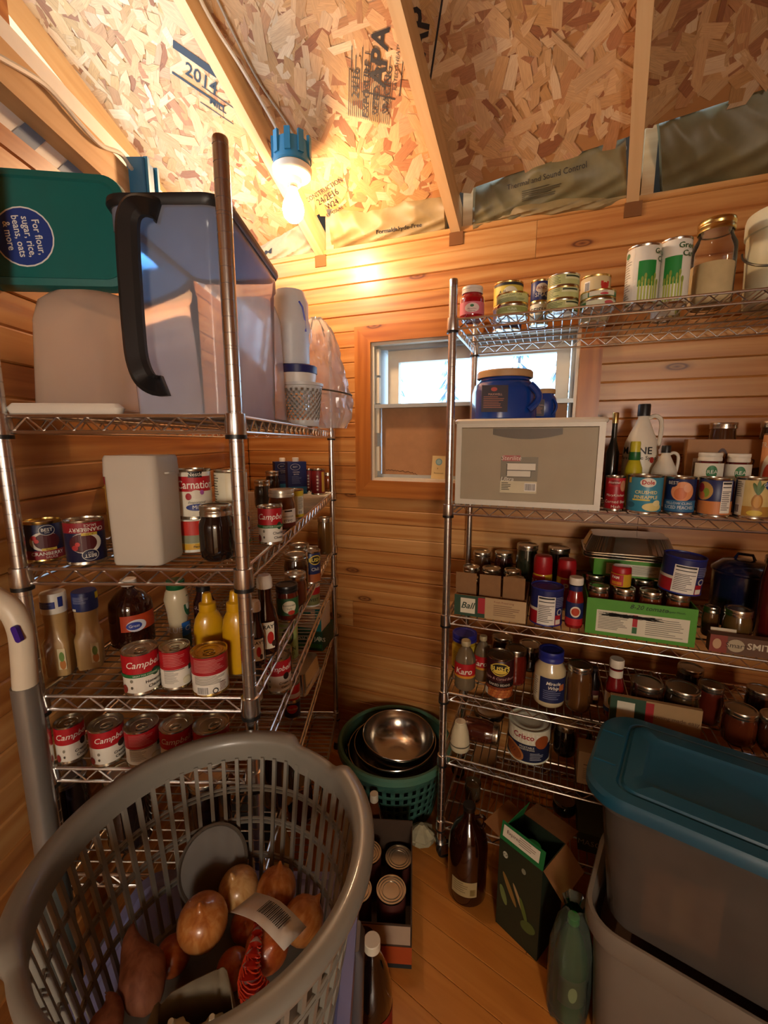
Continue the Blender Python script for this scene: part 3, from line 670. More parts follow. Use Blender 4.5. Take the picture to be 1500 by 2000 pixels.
def bottle(sp_, pr, m, label, cap=None, items=(), turn=0., group=None, cat='bottle', name='sauce_bottle', sq=1., dr=1., extra=(), tilt=None):
    """pr: (radius share, height share); cap: list of the same with its colour"""
    P, r, h = sp_; t = thing(name, label, cat, P, facing(P, turn), group)
    if tilt: t.rotation_euler = (tilt[0], tilt[1], t.rotation_euler.z)
    b = MB(); b.lathe([(0, .002)] + [(q[0] * r, q[1] * h) for q in pr] + [(0, pr[-1][1] * h)], 32, m if not isinstance(m, str) else mat(m, .2, coat=.6), None, sq); b.build('bottle_body', t)
    for nm, cpr, c in ((cap,) if cap else ()) + tuple(extra):
        q = MB(); q.lathe([(0, cpr[0][1] * h)] + [(a * r, z * h) for a, z in cpr] + [(0, cpr[-1][1] * h)], 28, mat(c, .4) if isinstance(c, str) else c, None, sq if nm != 'cap' else 1.); q.build(nm, t)
    if items: decal(t, Cyl(r * dr, h), items)
    return t
def carton(P, rz, w, d, h, base, label, cat='box', items=(), side=(), name='carton', group=None, top=None, tilt=None, open_=False):
    """box with its front face on local y = 0"""
    t = thing(name, label, cat, P, rz, group)
    if tilt: t.rotation_euler = (tilt[0], tilt[1], rz)
    m = mat(base, .6, noise=.15) if isinstance(base, str) else base
    b = MB()
    if open_:
        th = .003
        b.box((-w / 2, 0, 0), (w / 2, th, h), m).box((-w / 2, d - th, 0), (w / 2, d, h), m).box((-w / 2, th, 0), (-w / 2 + th, d - th, h), m).box((w / 2 - th, th, 0), (w / 2, d - th, h), m).box((-w / 2, th, 0), (w / 2, d - th, th), m)
    else: b.loft([(w, d, .0015, 0, 0, d / 2), (w, d, .0015, h, 0, d / 2)], m, 3)
    o = b.build('box_body', t, 30)
    if items: decal(o, Flat(w, h, (0, 0, 0)), items, 'front_print')
    if side: decal(o, Flat(d, h, (w / 2, d / 2, 0), (0, 1, 0)), side, 'side_print')
    return t
def face(s, x0, x1, yt, v, zb=None, ymid=None):
    """front rectangle of a box on the right shelving: base centre, width, height"""
    p0, n = plane(s, v); zs = zof(s) if zb is None else zb
    A, B = colx(x0, zs, p0, n), colx(x1, zs, p0, n); C_ = (A + B) / 2; T = onp((x0 + x1) / 2, yt, p0, n)
    return C_, (B - A).length, T.z - zs
RED, CREAM, NAVY, INKC = '#b3131d', '#efe9da', '#1d2a5e', '#2a2622'

# ================================================================== RIGHT SHELVING, top shelf
def stack(s, x0, x1, yt, v, specs, group=None):
    P, r, H_ = spot(s, x0, x1, yt, v); h = H_ / len(specs); out = []
    for k, (base, items, label, turn) in enumerate(specs):
        out.append(can((P + Vector((0, 0, k * (h + .0004))), r, h - .0004), base, items, label, turn, group, lid=GOLD if k % 2 else TIN)); h = h
    return out
jar(spot('R1', 897, 945, 563, .06), '#a8101c', 'small jar of red cherries with a white lid on the top right shelf', lid=mat('#e8dfd4', .4), wide=.82, lidh=.026,
    items=[('r', -75, 75, .18, .62, '#e7788a'), ('e', 0, .4, 34, .17, '#f3ddd8'), ('e', 0, .47, 9, .05, '#2f7a4a'), ('t', 0, .36, .07, 'Maraschino', '#7a2030'), ('t', 0, .28, .07, 'Cherries', '#7a2030')], name='cherry_jar')
G1 = 'small tins stacked on the top shelf'
tun = [('r', -70, 70, .62, .86, '#d8dc96'), ('t', 0, .7, .2, 'CHUNK LIGHT TUNA', '#33442a')] + lines(-60, 60, .15, .5, 4, '#5d6a3c')
stack('R1', 961, 1018, 557, .24, [('#1d2f66', [('r', -60, 60, .2, .8, '#27407e')], 'navy tin under the yellow tin at the back of the top shelf', 0),
    ('#d8bd3a', [('r', -70, 70, .18, .8, '#e6cf55'), ('e', 0, .5, 30, .26, '#f4ecc8'), ('t', 0, .5, .3, 'Albacore', '#3a2f1c', {'sh': .25}), ('r', -80, 80, .82, .93, '#2a2a2a')], 'yellow tin on top of the back stack beside the cherry jar', 8)], G1)
stack('R1', 968, 1030, 578, .075, [('#c9ce8a', [('r', -80, 80, .35, .75, '#9aa55c'), ('t', 0, .52, .3, 'TUNA', '#eef0d0')] , 'lower pale green tin of the two tins right of the cherry jar', 0),
    ('#cdd394', tun, 'upper pale green tin of the two tins right of the cherry jar', -5)], G1)
stack('R1', 1033, 1070, 551, .19, [('#e8e2cc', [('t', 0, .62, .3, 'GEISHA', '#22242a', {'b': .02}), ('r', -70, 70, .15, .42, '#8fa0b0')], 'white tin lettered in black under the navy tin', 0),
    ('#26326e', [('e', 12, .6, 40, .22, '#e7d9c2'), ('t', 12, .6, .2, 'FANCY', '#8a2030'), ('t', 20, .3, .26, 'SMALL', '#e8e2d0')], 'navy tin with a cream oval standing on a white tin', 0)], G1)
gr = lambda k: [('r', -90, 90, .1, .9, '#c6cb84'), ('r', 5, 75, .5, .85, '#e2e2ae'), ('r', 8, 70, .66, .8, '#39472c')] + lines(-70, 0, .15, .8, 5, '#5f6b3e', .4, k)
stack('R1', 1066, 1128, 543, .08, [('#bdc478', gr(1), 'bottom tin of the three green tins stacked on the top shelf', 5), ('#bdc478', gr(2), 'middle tin of the three green tins stacked on the top shelf', -10), ('#bdc478', gr(3), 'uppermost tin of the three green tins stacked on the top shelf', 0)], G1)
stack('R1', 1128, 1187, 545, .24, [('#d6c9a0', [], 'tan tin under the crab tin at the back of the top shelf', 0),
    ('#dfcb9a', bars(-45, -22, .2, .75, 14) + [('e', 38, .45, 16, .2, '#c2261c'), ('r', 18, 58, .30, .34, '#c2261c'), ('r', 20, 30, .5, .7, '#c2261c'), ('r', 46, 56, .5, .7, '#c2261c')], 'tan tin with a red crab on its label', 0)], G1)
stack('R1', 1131, 1201, 574, .075, [('#3d7a4a', [('r', -40, 75, .2, .85, '#dfe0bd'), ('e', 40, .5, 18, .25, '#d05c5c')], 'lower green tin of the pair in front of the crab tin', 0),
    ('#3f7d4e', [('r', -30, 60, .3, .92, '#e8e4cc'), ('t', 20, .72, .24, 'Cucina', '#b7303a', {'sh': .3}), ('r', -80, -35, .2, .9, '#d8dcb8'), ('e', 20, .45, 14, .14, '#c8434a')], 'upper green tin of the pair in front of the crab tin', 0)], G1)
def asparagus(sp_, label, turn):
    it = [('r', -100, -38, .05, .95, '#e6e3d2')] + lines(-95, -45, .1, .8, 16, '#8b897c', .3) + [('r', -22, 40, .30, .72, '#1f8f3a'), ('e', -70, .86, 12, .05, '#3a7a44'), ('t', -30, .4, .09, 'ASPARAGUS', '#f4f0e0', {'rot': 90})]
    for k, u in enumerate((-16, -6, 4, 15, 26, 36, 46)):
        it += [('r', u - 3, u + 3, .04, .34 + .05 * (k % 3), '#b8c45a'), ('e', u, .36 + .05 * (k % 3), 4.5, .05, '#8fa63e')]
    it += [('t', 62, .86, .12, 'Green', '#1f5a2a', {'b': .01}), ('t', 62, .74, .12, 'Cut', '#1f5a2a', {'b': .01})]
    can(sp_, '#f0eedf', it, label, turn, 'tall asparagus cans', name='tall_can')
asparagus(spot('R1', 1215, 1282, 488, .085), 'tall white and green asparagus can, left one at the shelf front', 8)
asparagus(spot('R1', 1277, 1341, 475, .105), 'tall white and green asparagus can touching the rice jar', -14)
asparagus(spot('R1', 1268, 1326, 482, .26), 'tall asparagus can mostly hidden behind the front two', 60)
jar(spot('R1', 1336, 1428, 437, .16), '#f0d8a4', 'large clear glass jar half full of rice with a gold lid', lid=GOLD, clear=True, fill=.56, wide=.8, lidh=.028, name='rice_jar')
P, r, h = spot('R1', 1432, 1610, 420, .22)
t = thing('plastic_bucket', 'large cream plastic bucket at the right end of the top shelf', 'bucket', P, facing(P))
BKT = mat('#dcd8b4', .45)
b = MB(); b.lathe([(0, 0), (r * .86, 0), (r * .88, .004), (r * .97, h - .05), (r * .97, h)], 48, BKT); b.build('bucket_body', t)
b = MB(); b.lathe([(r * .98, h - .052), (r * 1.02, h - .05), (r * 1.03, h - .012), (r * 1.0, h), (r * .9, h), (r * .88, h - .006), (0, h - .006)], 48, BKT); b.build('bucket_lid', t)
b = MB(); b.tube([(r * 1.02 * math.cos(a), -r * 1.02 * math.sin(a) * .9, h * .66 - r * .75 * math.sin(a)) for a in [math.pi * k / 20 for k in range(21)]], .003, 6, mat('#5a5a55', .4, .8)); b.build('wire_handle', t)

# ------------------------------------------------------------------ second shelf: drawer box
C0, w, h = face('R2', 888, 1171, 826, .02); D = .37
t = thing('storage_drawer', 'white plastic storage drawer with a clear front and paper sticker', 'storage drawer', C0, WANG)
SHL = mat('#e9e2d0', .4)
b = MB(); e = .017; b.box((-w / 2, 0, 0), (w / 2, D, e), SHL).box((-w / 2, .0, h - .012), (w / 2, D, h), SHL).box((-w / 2, 0, e), (-w / 2 + e, .03, h - .012), SHL).box((w / 2 - e, 0, e), (w / 2, .03, h - .012), SHL)
b.box((-w / 2, D - .004, e), (w / 2, D, h - .012), FROST).box((-w / 2 + .002, .03, e), (-w / 2 + .005, D, h - .012), FROST).box((w / 2 - .005, .03, e), (w / 2 - .002, D, h - .012), FROST); b.build('drawer_shell', t, 0)
b = MB(); b.loft([(w + .012, D + .012, .02, h, 0, D / 2), (w + .016, D + .016, .02, h + .008, 0, D / 2), (w + .004, D + .004, .02, h + .014, 0, D / 2)], SHL); b.build('top_panel', t)
b = MB(); b.box((-w / 2 + e, .006, e), (w / 2 - e, .009, h - .014), SMOKEP); b.box((-w / 2 + e, .009, e), (-w / 2 + e + .003, D - .03, h - .03), SMOKEP).box((w / 2 - e - .003, .009, e), (w / 2 - e, D - .03, h - .03), SMOKEP); dr = b.build('drawer_front', t, 0)
b = MB(); n = 14; top_ = h - .016
vs = []; 
for k in range(n + 1):
    u = -1 + 2 * k / n; vs += [(u * w * .235, .004, top_), (u * w * .235, .004, top_ - .018 - .014 * (1 - u * u))]
b.add(vs, [(2 * k, 2 * k + 1, 2 * k + 3, 2 * k + 2) for k in range(n)], mat('#6f6658', .5)); b.build('pull_recess', dr, 0)
decal(dr, Flat(w, h, (0, .0055, 0)), [('r', -17, 8.5, .165, .60, '#8d8570'), ('r', -17, 8.5, .165, .31, '#dcd2ae'), ('r', -16, -3.5, .55, .62, '#b86a62'), ('t', -9.7, .585, .075, 'Sterilite', '#f3e8d8', {'sh': .2}),
    ('r', -13, 4, .36, .44, '#e6e0cc'), ('r', -13, 7, .44, .53, '#efe9d6'), ('r', -13, -12.4, .37, .52, '#55503f'), ('r', -13, 7, .435, .445, '#55503f'), ('r', 3.8, 4.2, .36, .44, '#55503f'), ('r', -13, 4, .36, .366, '#55503f'), ('r', -13, 7, .525, .532, '#55503f'), ('t', -12, .33, .075, 'Ultra', '#f4efe0', {'sh': .3})] + bars(0, 8, .19, .29, 16) + lines(-16, -9, .19, .29, 5, '#4a4434'), 'sticker')
bowl = thing('mixing_bowl', 'pale round bowl showing dimly through the drawer front', 'bowl', C0 + WD * (-w * .25) + ND * .11 + Vector((0, 0, .019)), 0)
b = MB(); b.lathe([(0, .004), (.03, 0), (.055, .02), (.068, .055), (.065, .055), (.05, .02), (0, .008)], 28, mat('#efe2c0', .4)); b.build('bowl_body', bowl)
CT = C0.z + h + .0145
def coffee(sp_, label, turn):
    P, r, h = sp_; BL = mat('#123f96', .25, coat=.5); t = thing('coffee_canister', label, 'canister', P, facing(P, turn), 'blue coffee canisters')
    b = MB(); b.loft([(r * 1.9, r * 1.9, r * .7, 0), (r * 2, r * 2, r * .75, h * .03), (r * 2, r * 2, r * .8, h * .58), (r * 1.9, r * 1.9, r * .85, h * .72), (r * 1.62, r * 1.62, r * .8, h * .80), (r * 1.6, r * 1.6, r * .79, h * .86)], BL, 8); b.build('canister_body', t)
    b = MB(); b.lathe([(r * .86, h * .85), (r * .90, h * .86), (r * .90, h * .97), (r * .86, h), (0, h)], 36, mat('#c9a070', .5)); b.build('canister_lid', t)
    g = MB(); g.tube([(r * .55 + (r * .28) * math.sin(math.pi * k / 10), -r * 1.0 - .004 * math.sin(math.pi * k / 10), h * (.18 + .5 * k / 10)) for k in range(11)], r * .11, 8, BL); g.build('grip', t)
    decal(t, Flat(r * 2, h, (0, -r - .0004, 0)), [('r', -47, -6, .14, .66, '#2a1626'), ('e', -28, .58, 5, .04, '#c04a3a'), ('t', -26, .48, .06, 'MAXWELL', '#d4a08c')] + lines(-44, -10, .2, .44, 7, '#b06a4c', .35))
    return t
coffee(spot('R2', 922, 1042, 727, .17, CT), 'big blue coffee canister with a tan lid on the storage drawer', 14)
coffee(spot('R2', 1036, 1084, 761, .27, CT), 'smaller blue coffee canister behind the big one on the drawer', 10)
# ------------------------------------------------------------------ second shelf: back and middle rows
bottle(spot('R2', 1176, 1202, 806, .30), [(.95, 0), (1, .03), (1, .55), (.5, .68), (.42, .72), (.42, .9)], '#1a1a16', 'dark glass bottle with a gold cap behind the red hash can', ('cap', [(.48, .88), (.48, .99), (.44, 1)], GOLD), name='glass_bottle')
def jug(sp_, label, turn, txt):
    P, r, h = sp_; m = mat('#ece4d0', .4)
    t = bottle(sp_, [(.97, 0), (1, .02), (1, .52), (.9, .62), (.45, .80), (.3, .86), (.3, .9)], m, label, ('cap', [(.36, .88), (.36, .985), (.33, 1)], '#1c1c1c'), txt, turn, name='syrup_jug', cat='jug', dr=1.005, group='white syrup jugs')
    b = MB(); b.tube(smoothpath([(r * .25, 0, h * .85), (r * .62, 0, h * .88), (r * .95, 0, h * .84), (r * 1.02, 0, h * .74), (r * .96, 0, h * .60), (r * .88, 0, h * .55)], 5), r * .13, 8, m); b.build('jug_handle', t)
jug(spot('R2', 1207, 1276, 790, .29), 'white syrup jug with black lettering and a black cap', 0, [('t', -14, .53, .10, 'MAINE', '#1d1a18', {'b': .015}), ('t', -8, .46, .055, 'Pure Maple Syrup', '#1d1a18'), ('r', -40, 20, .1, .3, '#cdbf9c'), ('r', -30, -22, .1, .28, '#4a3a2a'), ('r', -5, 2, .1, .26, '#4a3a2a'), ('r', 8, 20, .1, .2, '#6a5038'), ('e', 40, .44, 8, .03, '#a32a20')])
jug(spot('R2', 1264, 1316, 870, .22), 'small plain white syrup jug in front of the lettered one', 20, [])
P, r, h = spot('R2', 1211, 1250, 862, .165)
bottle((P, r, h), [(.6, 0), (.85, .04), (1, .22), (1, .42), (.85, .60), (.55, .72)], mat('#cfc023', .35, coat=.3), 'yellow lemon juice bottle with a green neck', ('cap', [(.52, .84), (.52, .97), (.46, 1)], '#d8cc3a'), name='lemon_juice_bottle', extra=(('green_neck', [(.50, .70), (.62, .73), (.56, .84)], '#256b35'),))
can(spot('R2', 1470, 1548, 846, .17), '#e8a46a', [('e', -25, .45, 40, .3, '#f3e6c8'), ('e', -30, .42, 22, .2, '#c84a30'), ('e', -14, .5, 10, .1, '#e8c060'), ('e', 6, .4, 14, .1, '#1d2a5e'), ('t', 6, .4, .1, 'BEST', '#f4efe0'), ('t', -15, .85, .09, 'EXTRA CHERRY', '#f4ead8')], 'tall fruit salad can at the right edge behind the front row', 0)
C1, w, h = face('R2', 1330, 1560, 858, .245)
jb = carton(C1, WANG, w, .045, h, '#a9794a', 'brown cardboard jar case standing behind the jam jars', items=[('e', -19, .68, 5.5, .19, '#4a2418'), ('e', -19, .68, 4, .14, '#a9794a'), ('t', -19, .68, .15, 'GH', '#4a2418'), ('t', 14, .68, .24, 'Golden Harvest', '#3a2018', {'sh': .25}), ('e', 14, .34, 20, .26, '#3a2018'), ('t', 14, .44, .13, '12 Regular', '#d8a878'), ('t', 14, .26, .24, '1/2 Pints', '#d8a878')] + bars(-44, -34, .2, .72, 16), name='jar_case')
jar(spot('R2', 1366, 1424, 826, .34 - .0), '#4a2a16', 'brown jar with a silver lid rising behind the cardboard case, left one', group='jars behind the cardboard case', base=None) if False else None
J3 = RP0 + ND * .315
def jarcase_top(x0, x1, yt, yb, lab):
    sp_ = spot('R2', x0, x1, yt, .345); jar(sp_, '#4a2c18', lab, wide=.92)
# jars standing inside the case lift their lids over its edge
jarcase_top(1366, 1424, 826, 0, 'brown jar with a silver lid behind the cardboard case, nearest the syrup jug')
jarcase_top(1462, 1522, 823, 0, 'brown jar with a silver lid behind the cardboard case, at the right edge')
def jam(sp_, label, tl):
    jar(sp_, '#5c1016', label, lid=mat('#eae4d4', .4), wide=.80, lidh=.022, name='jam_jar', items=[('r', -70, 70, .62, .95, '#e9e6d4'), ('e', 12, .78, 22, .13, '#2f7d45'), ('t', 12, .78, .1, 'GREAT', '#f0f0e0')], turn=0, tilt=None, group='dark red jam jars')
jam(spot('R2', 1346, 1404, 884, .155), 'dark red jam jar with a white lid, left of the two', 0)
jam(spot('R2', 1402, 1458, 886, .155), 'dark red jam jar with a white lid, right of the two', 0)
# front row
can(spot('R2', 1178, 1217, 929, .065), '#a81420', [('r', -40, 75, .70, .95, '#c32630'), ('e', -5, .82, 26, .08, '#8a0f16'), ('t', -5, .82, .1, 'Hormel', '#f3eadc', {'sh': .2}), ('e', 50, .72, 20, .16, '#c88a66'), ('t', 8, .45, .1, 'MaryKitchen', '#f2e6d4', {'sh': .25}), ('t', 12, .26, .12, 'Corned Beef', '#f2e6d4'), ('t', 12, .12, .12, 'Hash', '#f2e6d4')], 'red corned beef hash can touching the storage drawer', 0)
can(spot('R2', 1220, 1290, 927, .055), '#3f93b0', [('e', 10, .82, 26, .12, '#f1ead8'), ('t', 10, .82, .15, 'Dole', '#c22a28', {'b': .03}), ('t', 6, .56, .12, 'CRUSHED', '#f3e6a0', {'b': .02}), ('t', 6, .43, .12, 'PINEAPPLE', '#f3e6a0', {'b': .02}), ('r', -38, 20, .34, .38, '#e6d25a'), ('e', 30, .18, 34, .11, '#e8d68a'), ('e', 44, .28, 14, .08, '#f0e4a8'), ('e', -44, .22, 16, .08, '#2a6a80'), ('r', -60, -48, .8, .95, '#d8bc4a')] , 'blue can of crushed pineapple with yellow fruit at its foot', 0)
can(spot('R2', 1293, 1354, 930, .06), '#1c2c5c', [('e', 10, .62, 44, .26, '#e89a66'), ('e', 2, .56, 24, .16, '#d87a48'), ('e', 28, .72, 16, .12, '#f0b088'), ('e', -28, .84, 18, .11, '#16224a'), ('t', -28, .84, .12, 'BEST', '#eae4d4'), ('r', -80, 80, .08, .38, '#2f6f9a'), ('t', 0, .3, .09, 'YELLOW CLING', '#eef0e8'), ('t', 0, .19, .12, 'SLICED PEACHES', '#eef0e8', {'sx': .8})], 'navy peach can with a light blue band', 0)
can(spot('R2', 1357, 1425, 932, .055), '#1f2d62', [('r', -90, 20, .06, .40, '#d8884a'), ('e', -40, .66, 34, .24, '#c8a058'), ('e', -52, .74, 14, .12, '#9c2a38'), ('e', -30, .62, 12, .12, '#8aa83e'), ('e', -44, .54, 10, .1, '#d87a48'), ('r', 20, 90, .06, .4, '#d8884a')] + facts(22, 62, .1, .92), 'navy and orange fruit cocktail can with nutrition panel', 0)
can(spot('R2', 1428, 1503, 932, .06), '#dcc583', [('r', -90, -62, .06, .94, '#2a4a8c'), ('r', -62, -30, .06, .94, '#e9e2c8')] + lines(-60, -34, .5, .9, 8, '#6a6450', .35) + bars(-60, -40, .1, .34, 12) + [('r', -30, 90, .06, .3, '#b8883c'), ('e', 14, .42, 17, .2, '#b37c2a'), ('e', 14, .42, 12, .15, '#d09a3c'), ('e', 6, .74, 6, .16, '#4f6e2c', 20), ('e', 14, .78, 6, .17, '#5c7d34'), ('e', 22, .74, 6, .16, '#4f6e2c', -20), ('e', 10, .14, 24, .07, '#e6c84a'), ('e', 48, .84, 16, .12, '#1f3f8a'), ('t', 46, .84, .11, 'Great', '#f0f0e8')], 'yellow pineapple slices can at the right end of the front row', 0)

# ------------------------------------------------------------------ third shelf
CRD = mat('#9a7046', .85, noise=.3)
C0, w, h = face('R3', 887, 1026, 1168, .012); D = .22
t = carton(C0, WANG, w, D, h, CRD, 'cardboard tray with printed front holding six canning jars', 'tray', open_=True, name='jar_tray',
    items=[('r', -50, -6, 0, 1, '#2c4a34'), ('r', -41, -20, .14, .86, '#e6e0c8'), ('t', -30, .5, .42, 'Ball', '#22402c', {'sh': .3, 'b': .015}), ('r', -16, -6, .2, .95, '#b02630'), ('r', -6, 50, 0, 1, '#c2a478'), ('t', 20, .84, .13, 'Fresh Preserving', '#8a4a34')] + lines(6, 44, .15, .7, 6, '#8a6a4c', .35))
for k, (x, v) in enumerate(((909, .045), (955, .045), (1001, .045))):
    p = colx(x, C0.z + .004, RP0 + ND * v, ND); b = MB(); b.box((-w * .15, 0, 0), (w * .15, .002, h * 1.9), CRD); q = b.build('divider_card', t, 0)
    q.location = Matrix.Rotation(-WANG, 4, 'Z') @ (p - C0); q.rotation_euler = (.04, 0, 0)
nm = ('left back', 'middle back', 'right back', 'left front', 'middle front', 'right front')
for k, (x0, x1, yt, v) in enumerate(((901, 936, 1105, .175), (938, 977, 1108, .175), (980, 1017, 1112, .175), (898, 934, 1126, .09), (935, 974, 1130, .09), (982, 1022, 1126, .09))):
    jar(spot('R3', x0, x1, yt, v, C0.z + .004), '#6a4424', 'brown canning jar in the cardboard tray, %s of the six' % nm[k], wide=.9, group='jars in the cardboard tray')
for x0, x1, yt, v, c, lab in ((922, 957, 1076, .36, '#5a3c20', 'brown canning jar by the rear post of the third shelf'), (963, 1000, 1077, .36, '#3a1612', 'dark canning jar behind the tray, second from the rear post'),
        (1004, 1047, 1062, .31, '#2c3020', 'tall dark green jar behind the tray of jars'), (1064, 1108, 1068, .34, '#241c14', 'tall black jar between the two cooking spray cans')):
    jar(spot('R3', x0, x1, yt, v), c, lab, wide=.94)
def spray(sp_, label, turn):
    P, r, h = sp_
    bottle(sp_, [(1, 0), (1, .62), (.96, .645)], '#d3a92c', label, ('cap', [(.93, .645), (.97, .66), (.95, .92), (.85, .985), (.6, 1)], '#b01a20'), [('r', -90, 28, .04, .62, '#b8232a'), ('t', -16, .46, .19, 'PAM', '#f4eee0', {'b': .03}), ('r', -40, 20, .1, .26, '#d88a2a')], turn, 'red and yellow cooking spray cans', 'spray can', 'cooking_spray_can', dr=1.003)
spray(spot('R3', 1037, 1075, 1083, .21), 'red capped cooking spray can behind the blue lidded nut can', -12)
spray(spot('R3', 1083, 1121, 1090, .21), 'red capped cooking spray can behind the sauce bottle', 60)
def nutcan(sp_, label, turn, tilt=None):
    P, r, h = sp_
    can(sp_, '#232a66', [('r', -110, -28, .03, .45, '#a81a26'), ('r', -100, -28, .38, .46, '#dfd6c4'), ('r', 34, 60, .03, .3, '#a81a26'), ('r', 36, 58, .05, .18, '#e9e4d6'), ('e', 52, .38, 12, .09, '#c8c2b4'), ('e', 52, .38, 8, .06, '#232a66')] + facts(-30, 32, .04, .80) + lines(34, 80, .5, .78, 6, '#9a9cb8', .35), label, turn, 'blue lidded nut cans', name='nut_can', lid=mat('#262f86', .4), tilt=tilt)
nutcan(spot('R3', 1033, 1097, 1142, .065), 'blue lidded nut can standing upright beside the sauce bottle', 0)
bottle(spot('R3', 1102, 1137, 1126, .055), [(.94, 0), (1, .03), (1, .55), (.9, .62), (.8, .70), (.72, .76), (.72, .84)], mat('#8e1a16', .2, coat=.6), 'red chilli sauce bottle with white cap and navy label', ('cap', [(.78, .86), (.80, .87), (.80, .98), (.76, 1)], '#ece4d2'), [('r', -80, 80, .06, .52, '#20295c'), ('r', -80, 80, .06, .2, '#c02026'), ('e', 8, .34, 34, .11, '#efe3cc'), ('e', 8, .34, 26, .08, '#c2421f')], name='sauce_bottle', extra=(('neck_label', [(.75, .71), (.75, .84)], '#20295c'),), dr=1.004)
C0, w, h = face('R3', 1142, 1356, 1178, .012); D = .25; GRN = mat('#4f9a24', .5)
gb = carton(C0, WANG, w, D, h, GRN, 'bright green cardboard jar box with a large printed panel and marker scribble', open_=True, name='jar_box', items=[('r', -40, 44, .10, .70, '#e2dcc4'), ('t', -25, .64, .07, 'Choose the jar that fits your needs', INKC, {'sx': .7})] + lines(-38, -8, .16, .6, 10, '#7c7868', .4) + lines(6, 40, .14, .62, 9, '#8a8676', .35, 5) + [('r', -6, -1.5, .34, .66, '#b8262c'), ('r', -6, -1.5, .16, .33, '#2d6a3c'), ('t', 8, .88, .17, '8-20 tomato', '#15150f', {'sh': .3}), ('t', 31, .86, .07, 'Regular Mouth', '#234a1a')])
# marker scribble
b = MB(); rr = random.Random(4); sc = [(-.16 + .30 * (.5 + .5 * math.sin(k * 1.9)) * .62 + k * .0008, h * (.60 + .05 * math.sin(k * 2.7))) for k in range(40)]
b.tube([(x * .8 + .02, -.0012, z) for x, z in sc], .0008, 4, mat('#15150f', .6)); b.build('marker_scribble', gb, 0)
def inbox(du, v, r, h_, col, lab, grp):
    p = C0 + WD * du + ND * (v - .012); p.z = C0.z + .004
    jar((p, r, h_), col, lab, wide=.92, group=grp); return p
ix = -w / 2
nmb = ['front row of the green box, leftmost', 'front row of the green box, second', 'front row of the green box, third', 'front row of the green box, rightmost', 'back row of the green box, leftmost', 'back row of the green box, second', 'back row of the green box, third', 'back row of the green box, rightmost']
q = w / 4
for k in range(8): inbox(-w / 2 + q * (k % 4 + .5), .012 + .066 + (.118 if k > 3 else 0), min(q * .46, .054), h * 1.17, '#7a3a1c', 'canning jar with a silver lid, ' + nmb[k], 'jars in the green box')
JT = C0.z + .004 + h * 1.17 + .0006
spray(spot('R3', 1191, 1232, 1104, .10, JT), 'red capped cooking spray can standing on the jars in the green box', -14)
P, r, h2 = spot('R3', 1282, 1368, 1084, .10, JT)
nutcan((P + Vector((0, 0, .004)), r, h2), 'blue lidded nut can leaning on the jars in the green box', 8, (0, .075))
C2, w2, h2 = face('R3', 1158, 1300, 1092, .19, JT)
gb2 = carton(C2, WANG, w2, .16, h2 * .95, GRN, 'small bright green box under the foil pans', name='jar_box', items=[('r', -32, 46, .1, .74, '#e2dcc4')] + lines(-28, -2, .18, .66, 7, '#7c7868', .4) + lines(4, 42, .18, .66, 7, '#7c7868', .4, 6) + [('t', -10, .85, .12, 'INSTRUCTIONS', '#234a1a')])
FOIL = mat('#cfcabc', .22, 1.0)
ft = C2.z + h2 * .95 + .0008
A_, B_ = colx(1140, ft, RP0 + ND * .17, ND), colx(1330, ft, RP0 + ND * .17, ND); fw = (B_ - A_).length; fc = (A_ + B_) / 2 + ND * .10
for k in range(3):
    t = thing('foil_pan', ('lowest', 'middle', 'uppermost')[k] + ' upturned foil baking pan of the stack on the green box', 'pan', fc + Vector((0, 0, .0 + k * .009)), WANG, 'foil pans stacked upside down'); t.rotation_euler = (0, R((0, .8, -.5)[k]), WANG)
    b = MB(); hh = .052; nn = 10; secs = []; 
    b.loft([(fw, .21, .03, .002), (fw, .21, .03, .005), (fw * .95, .19, .03, .005)], FOIL, nn, False, False)
    b.build('rolled_rim', t)
    b = MB(); vs = []; fs = []; Nn = 120
    for lvl in (0, 1):
        for i in range(Nn):
            a = 2 * math.pi * i / Nn; W_, D_ = (fw * .475, .095) if lvl == 0 else (fw * .40, .065); c, s_ = math.cos(a), math.sin(a); e_ = .32
            rp = .0028 * (1 if i % 2 else -1)
            vs.append(((W_ + rp) * math.copysign(abs(c) ** e_, c), (D_ + rp) * math.copysign(abs(s_) ** e_, s_), .005 if lvl == 0 else hh))
    fs = [(i, (i + 1) % Nn, Nn + (i + 1) % Nn, Nn + i) for i in range(Nn)] + [tuple(range(Nn, 2 * Nn))]
    b.add(vs, fs, FOIL); b.build('crimped_wall', t, 12)
P, r, h = spot('R3', 1376, 1500, 1112, .27)
t = thing('enamel_pot', 'dark blue enamel canning pot at the back of the third shelf', 'pot', P, facing(P)); EN = mat('#161a3a', .25, coat=.6)
b = MB(); b.lathe([(0, 0), (r * .9, 0), (r * .98, .01), (r, h), (r * .97, h)], 36, EN); b.build('pot_body', t)
b = MB(); b.lathe([(r * 1.02, h - .006), (r * 1.06, h), (r * 1.04, h + .006), (r * .7, h + .03), (0, h + .038)], 36, EN); ld = b.build('pot_lid', t); q = MB(); q.tube([(-.025, 0, h + .035), (-.018, 0, h + .052), (.018, 0, h + .052), (.025, 0, h + .035)], .005, 6, EN); q.build('lid_handle', ld)
jar(spot('R3', 1366, 1402, 1182, .13), '#5a3a1c', 'brown canning jar right behind the green box corner', wide=.93)
jar(spot('R3', 1404, 1464, 1186, .085), '#5c4420', 'brown canning jar behind the small white card', wide=.93)
jar(spot('R3', 1466, 1546, 1085, .11), '#5e1510', 'tall red jar at the right edge of the third shelf', wide=.9)
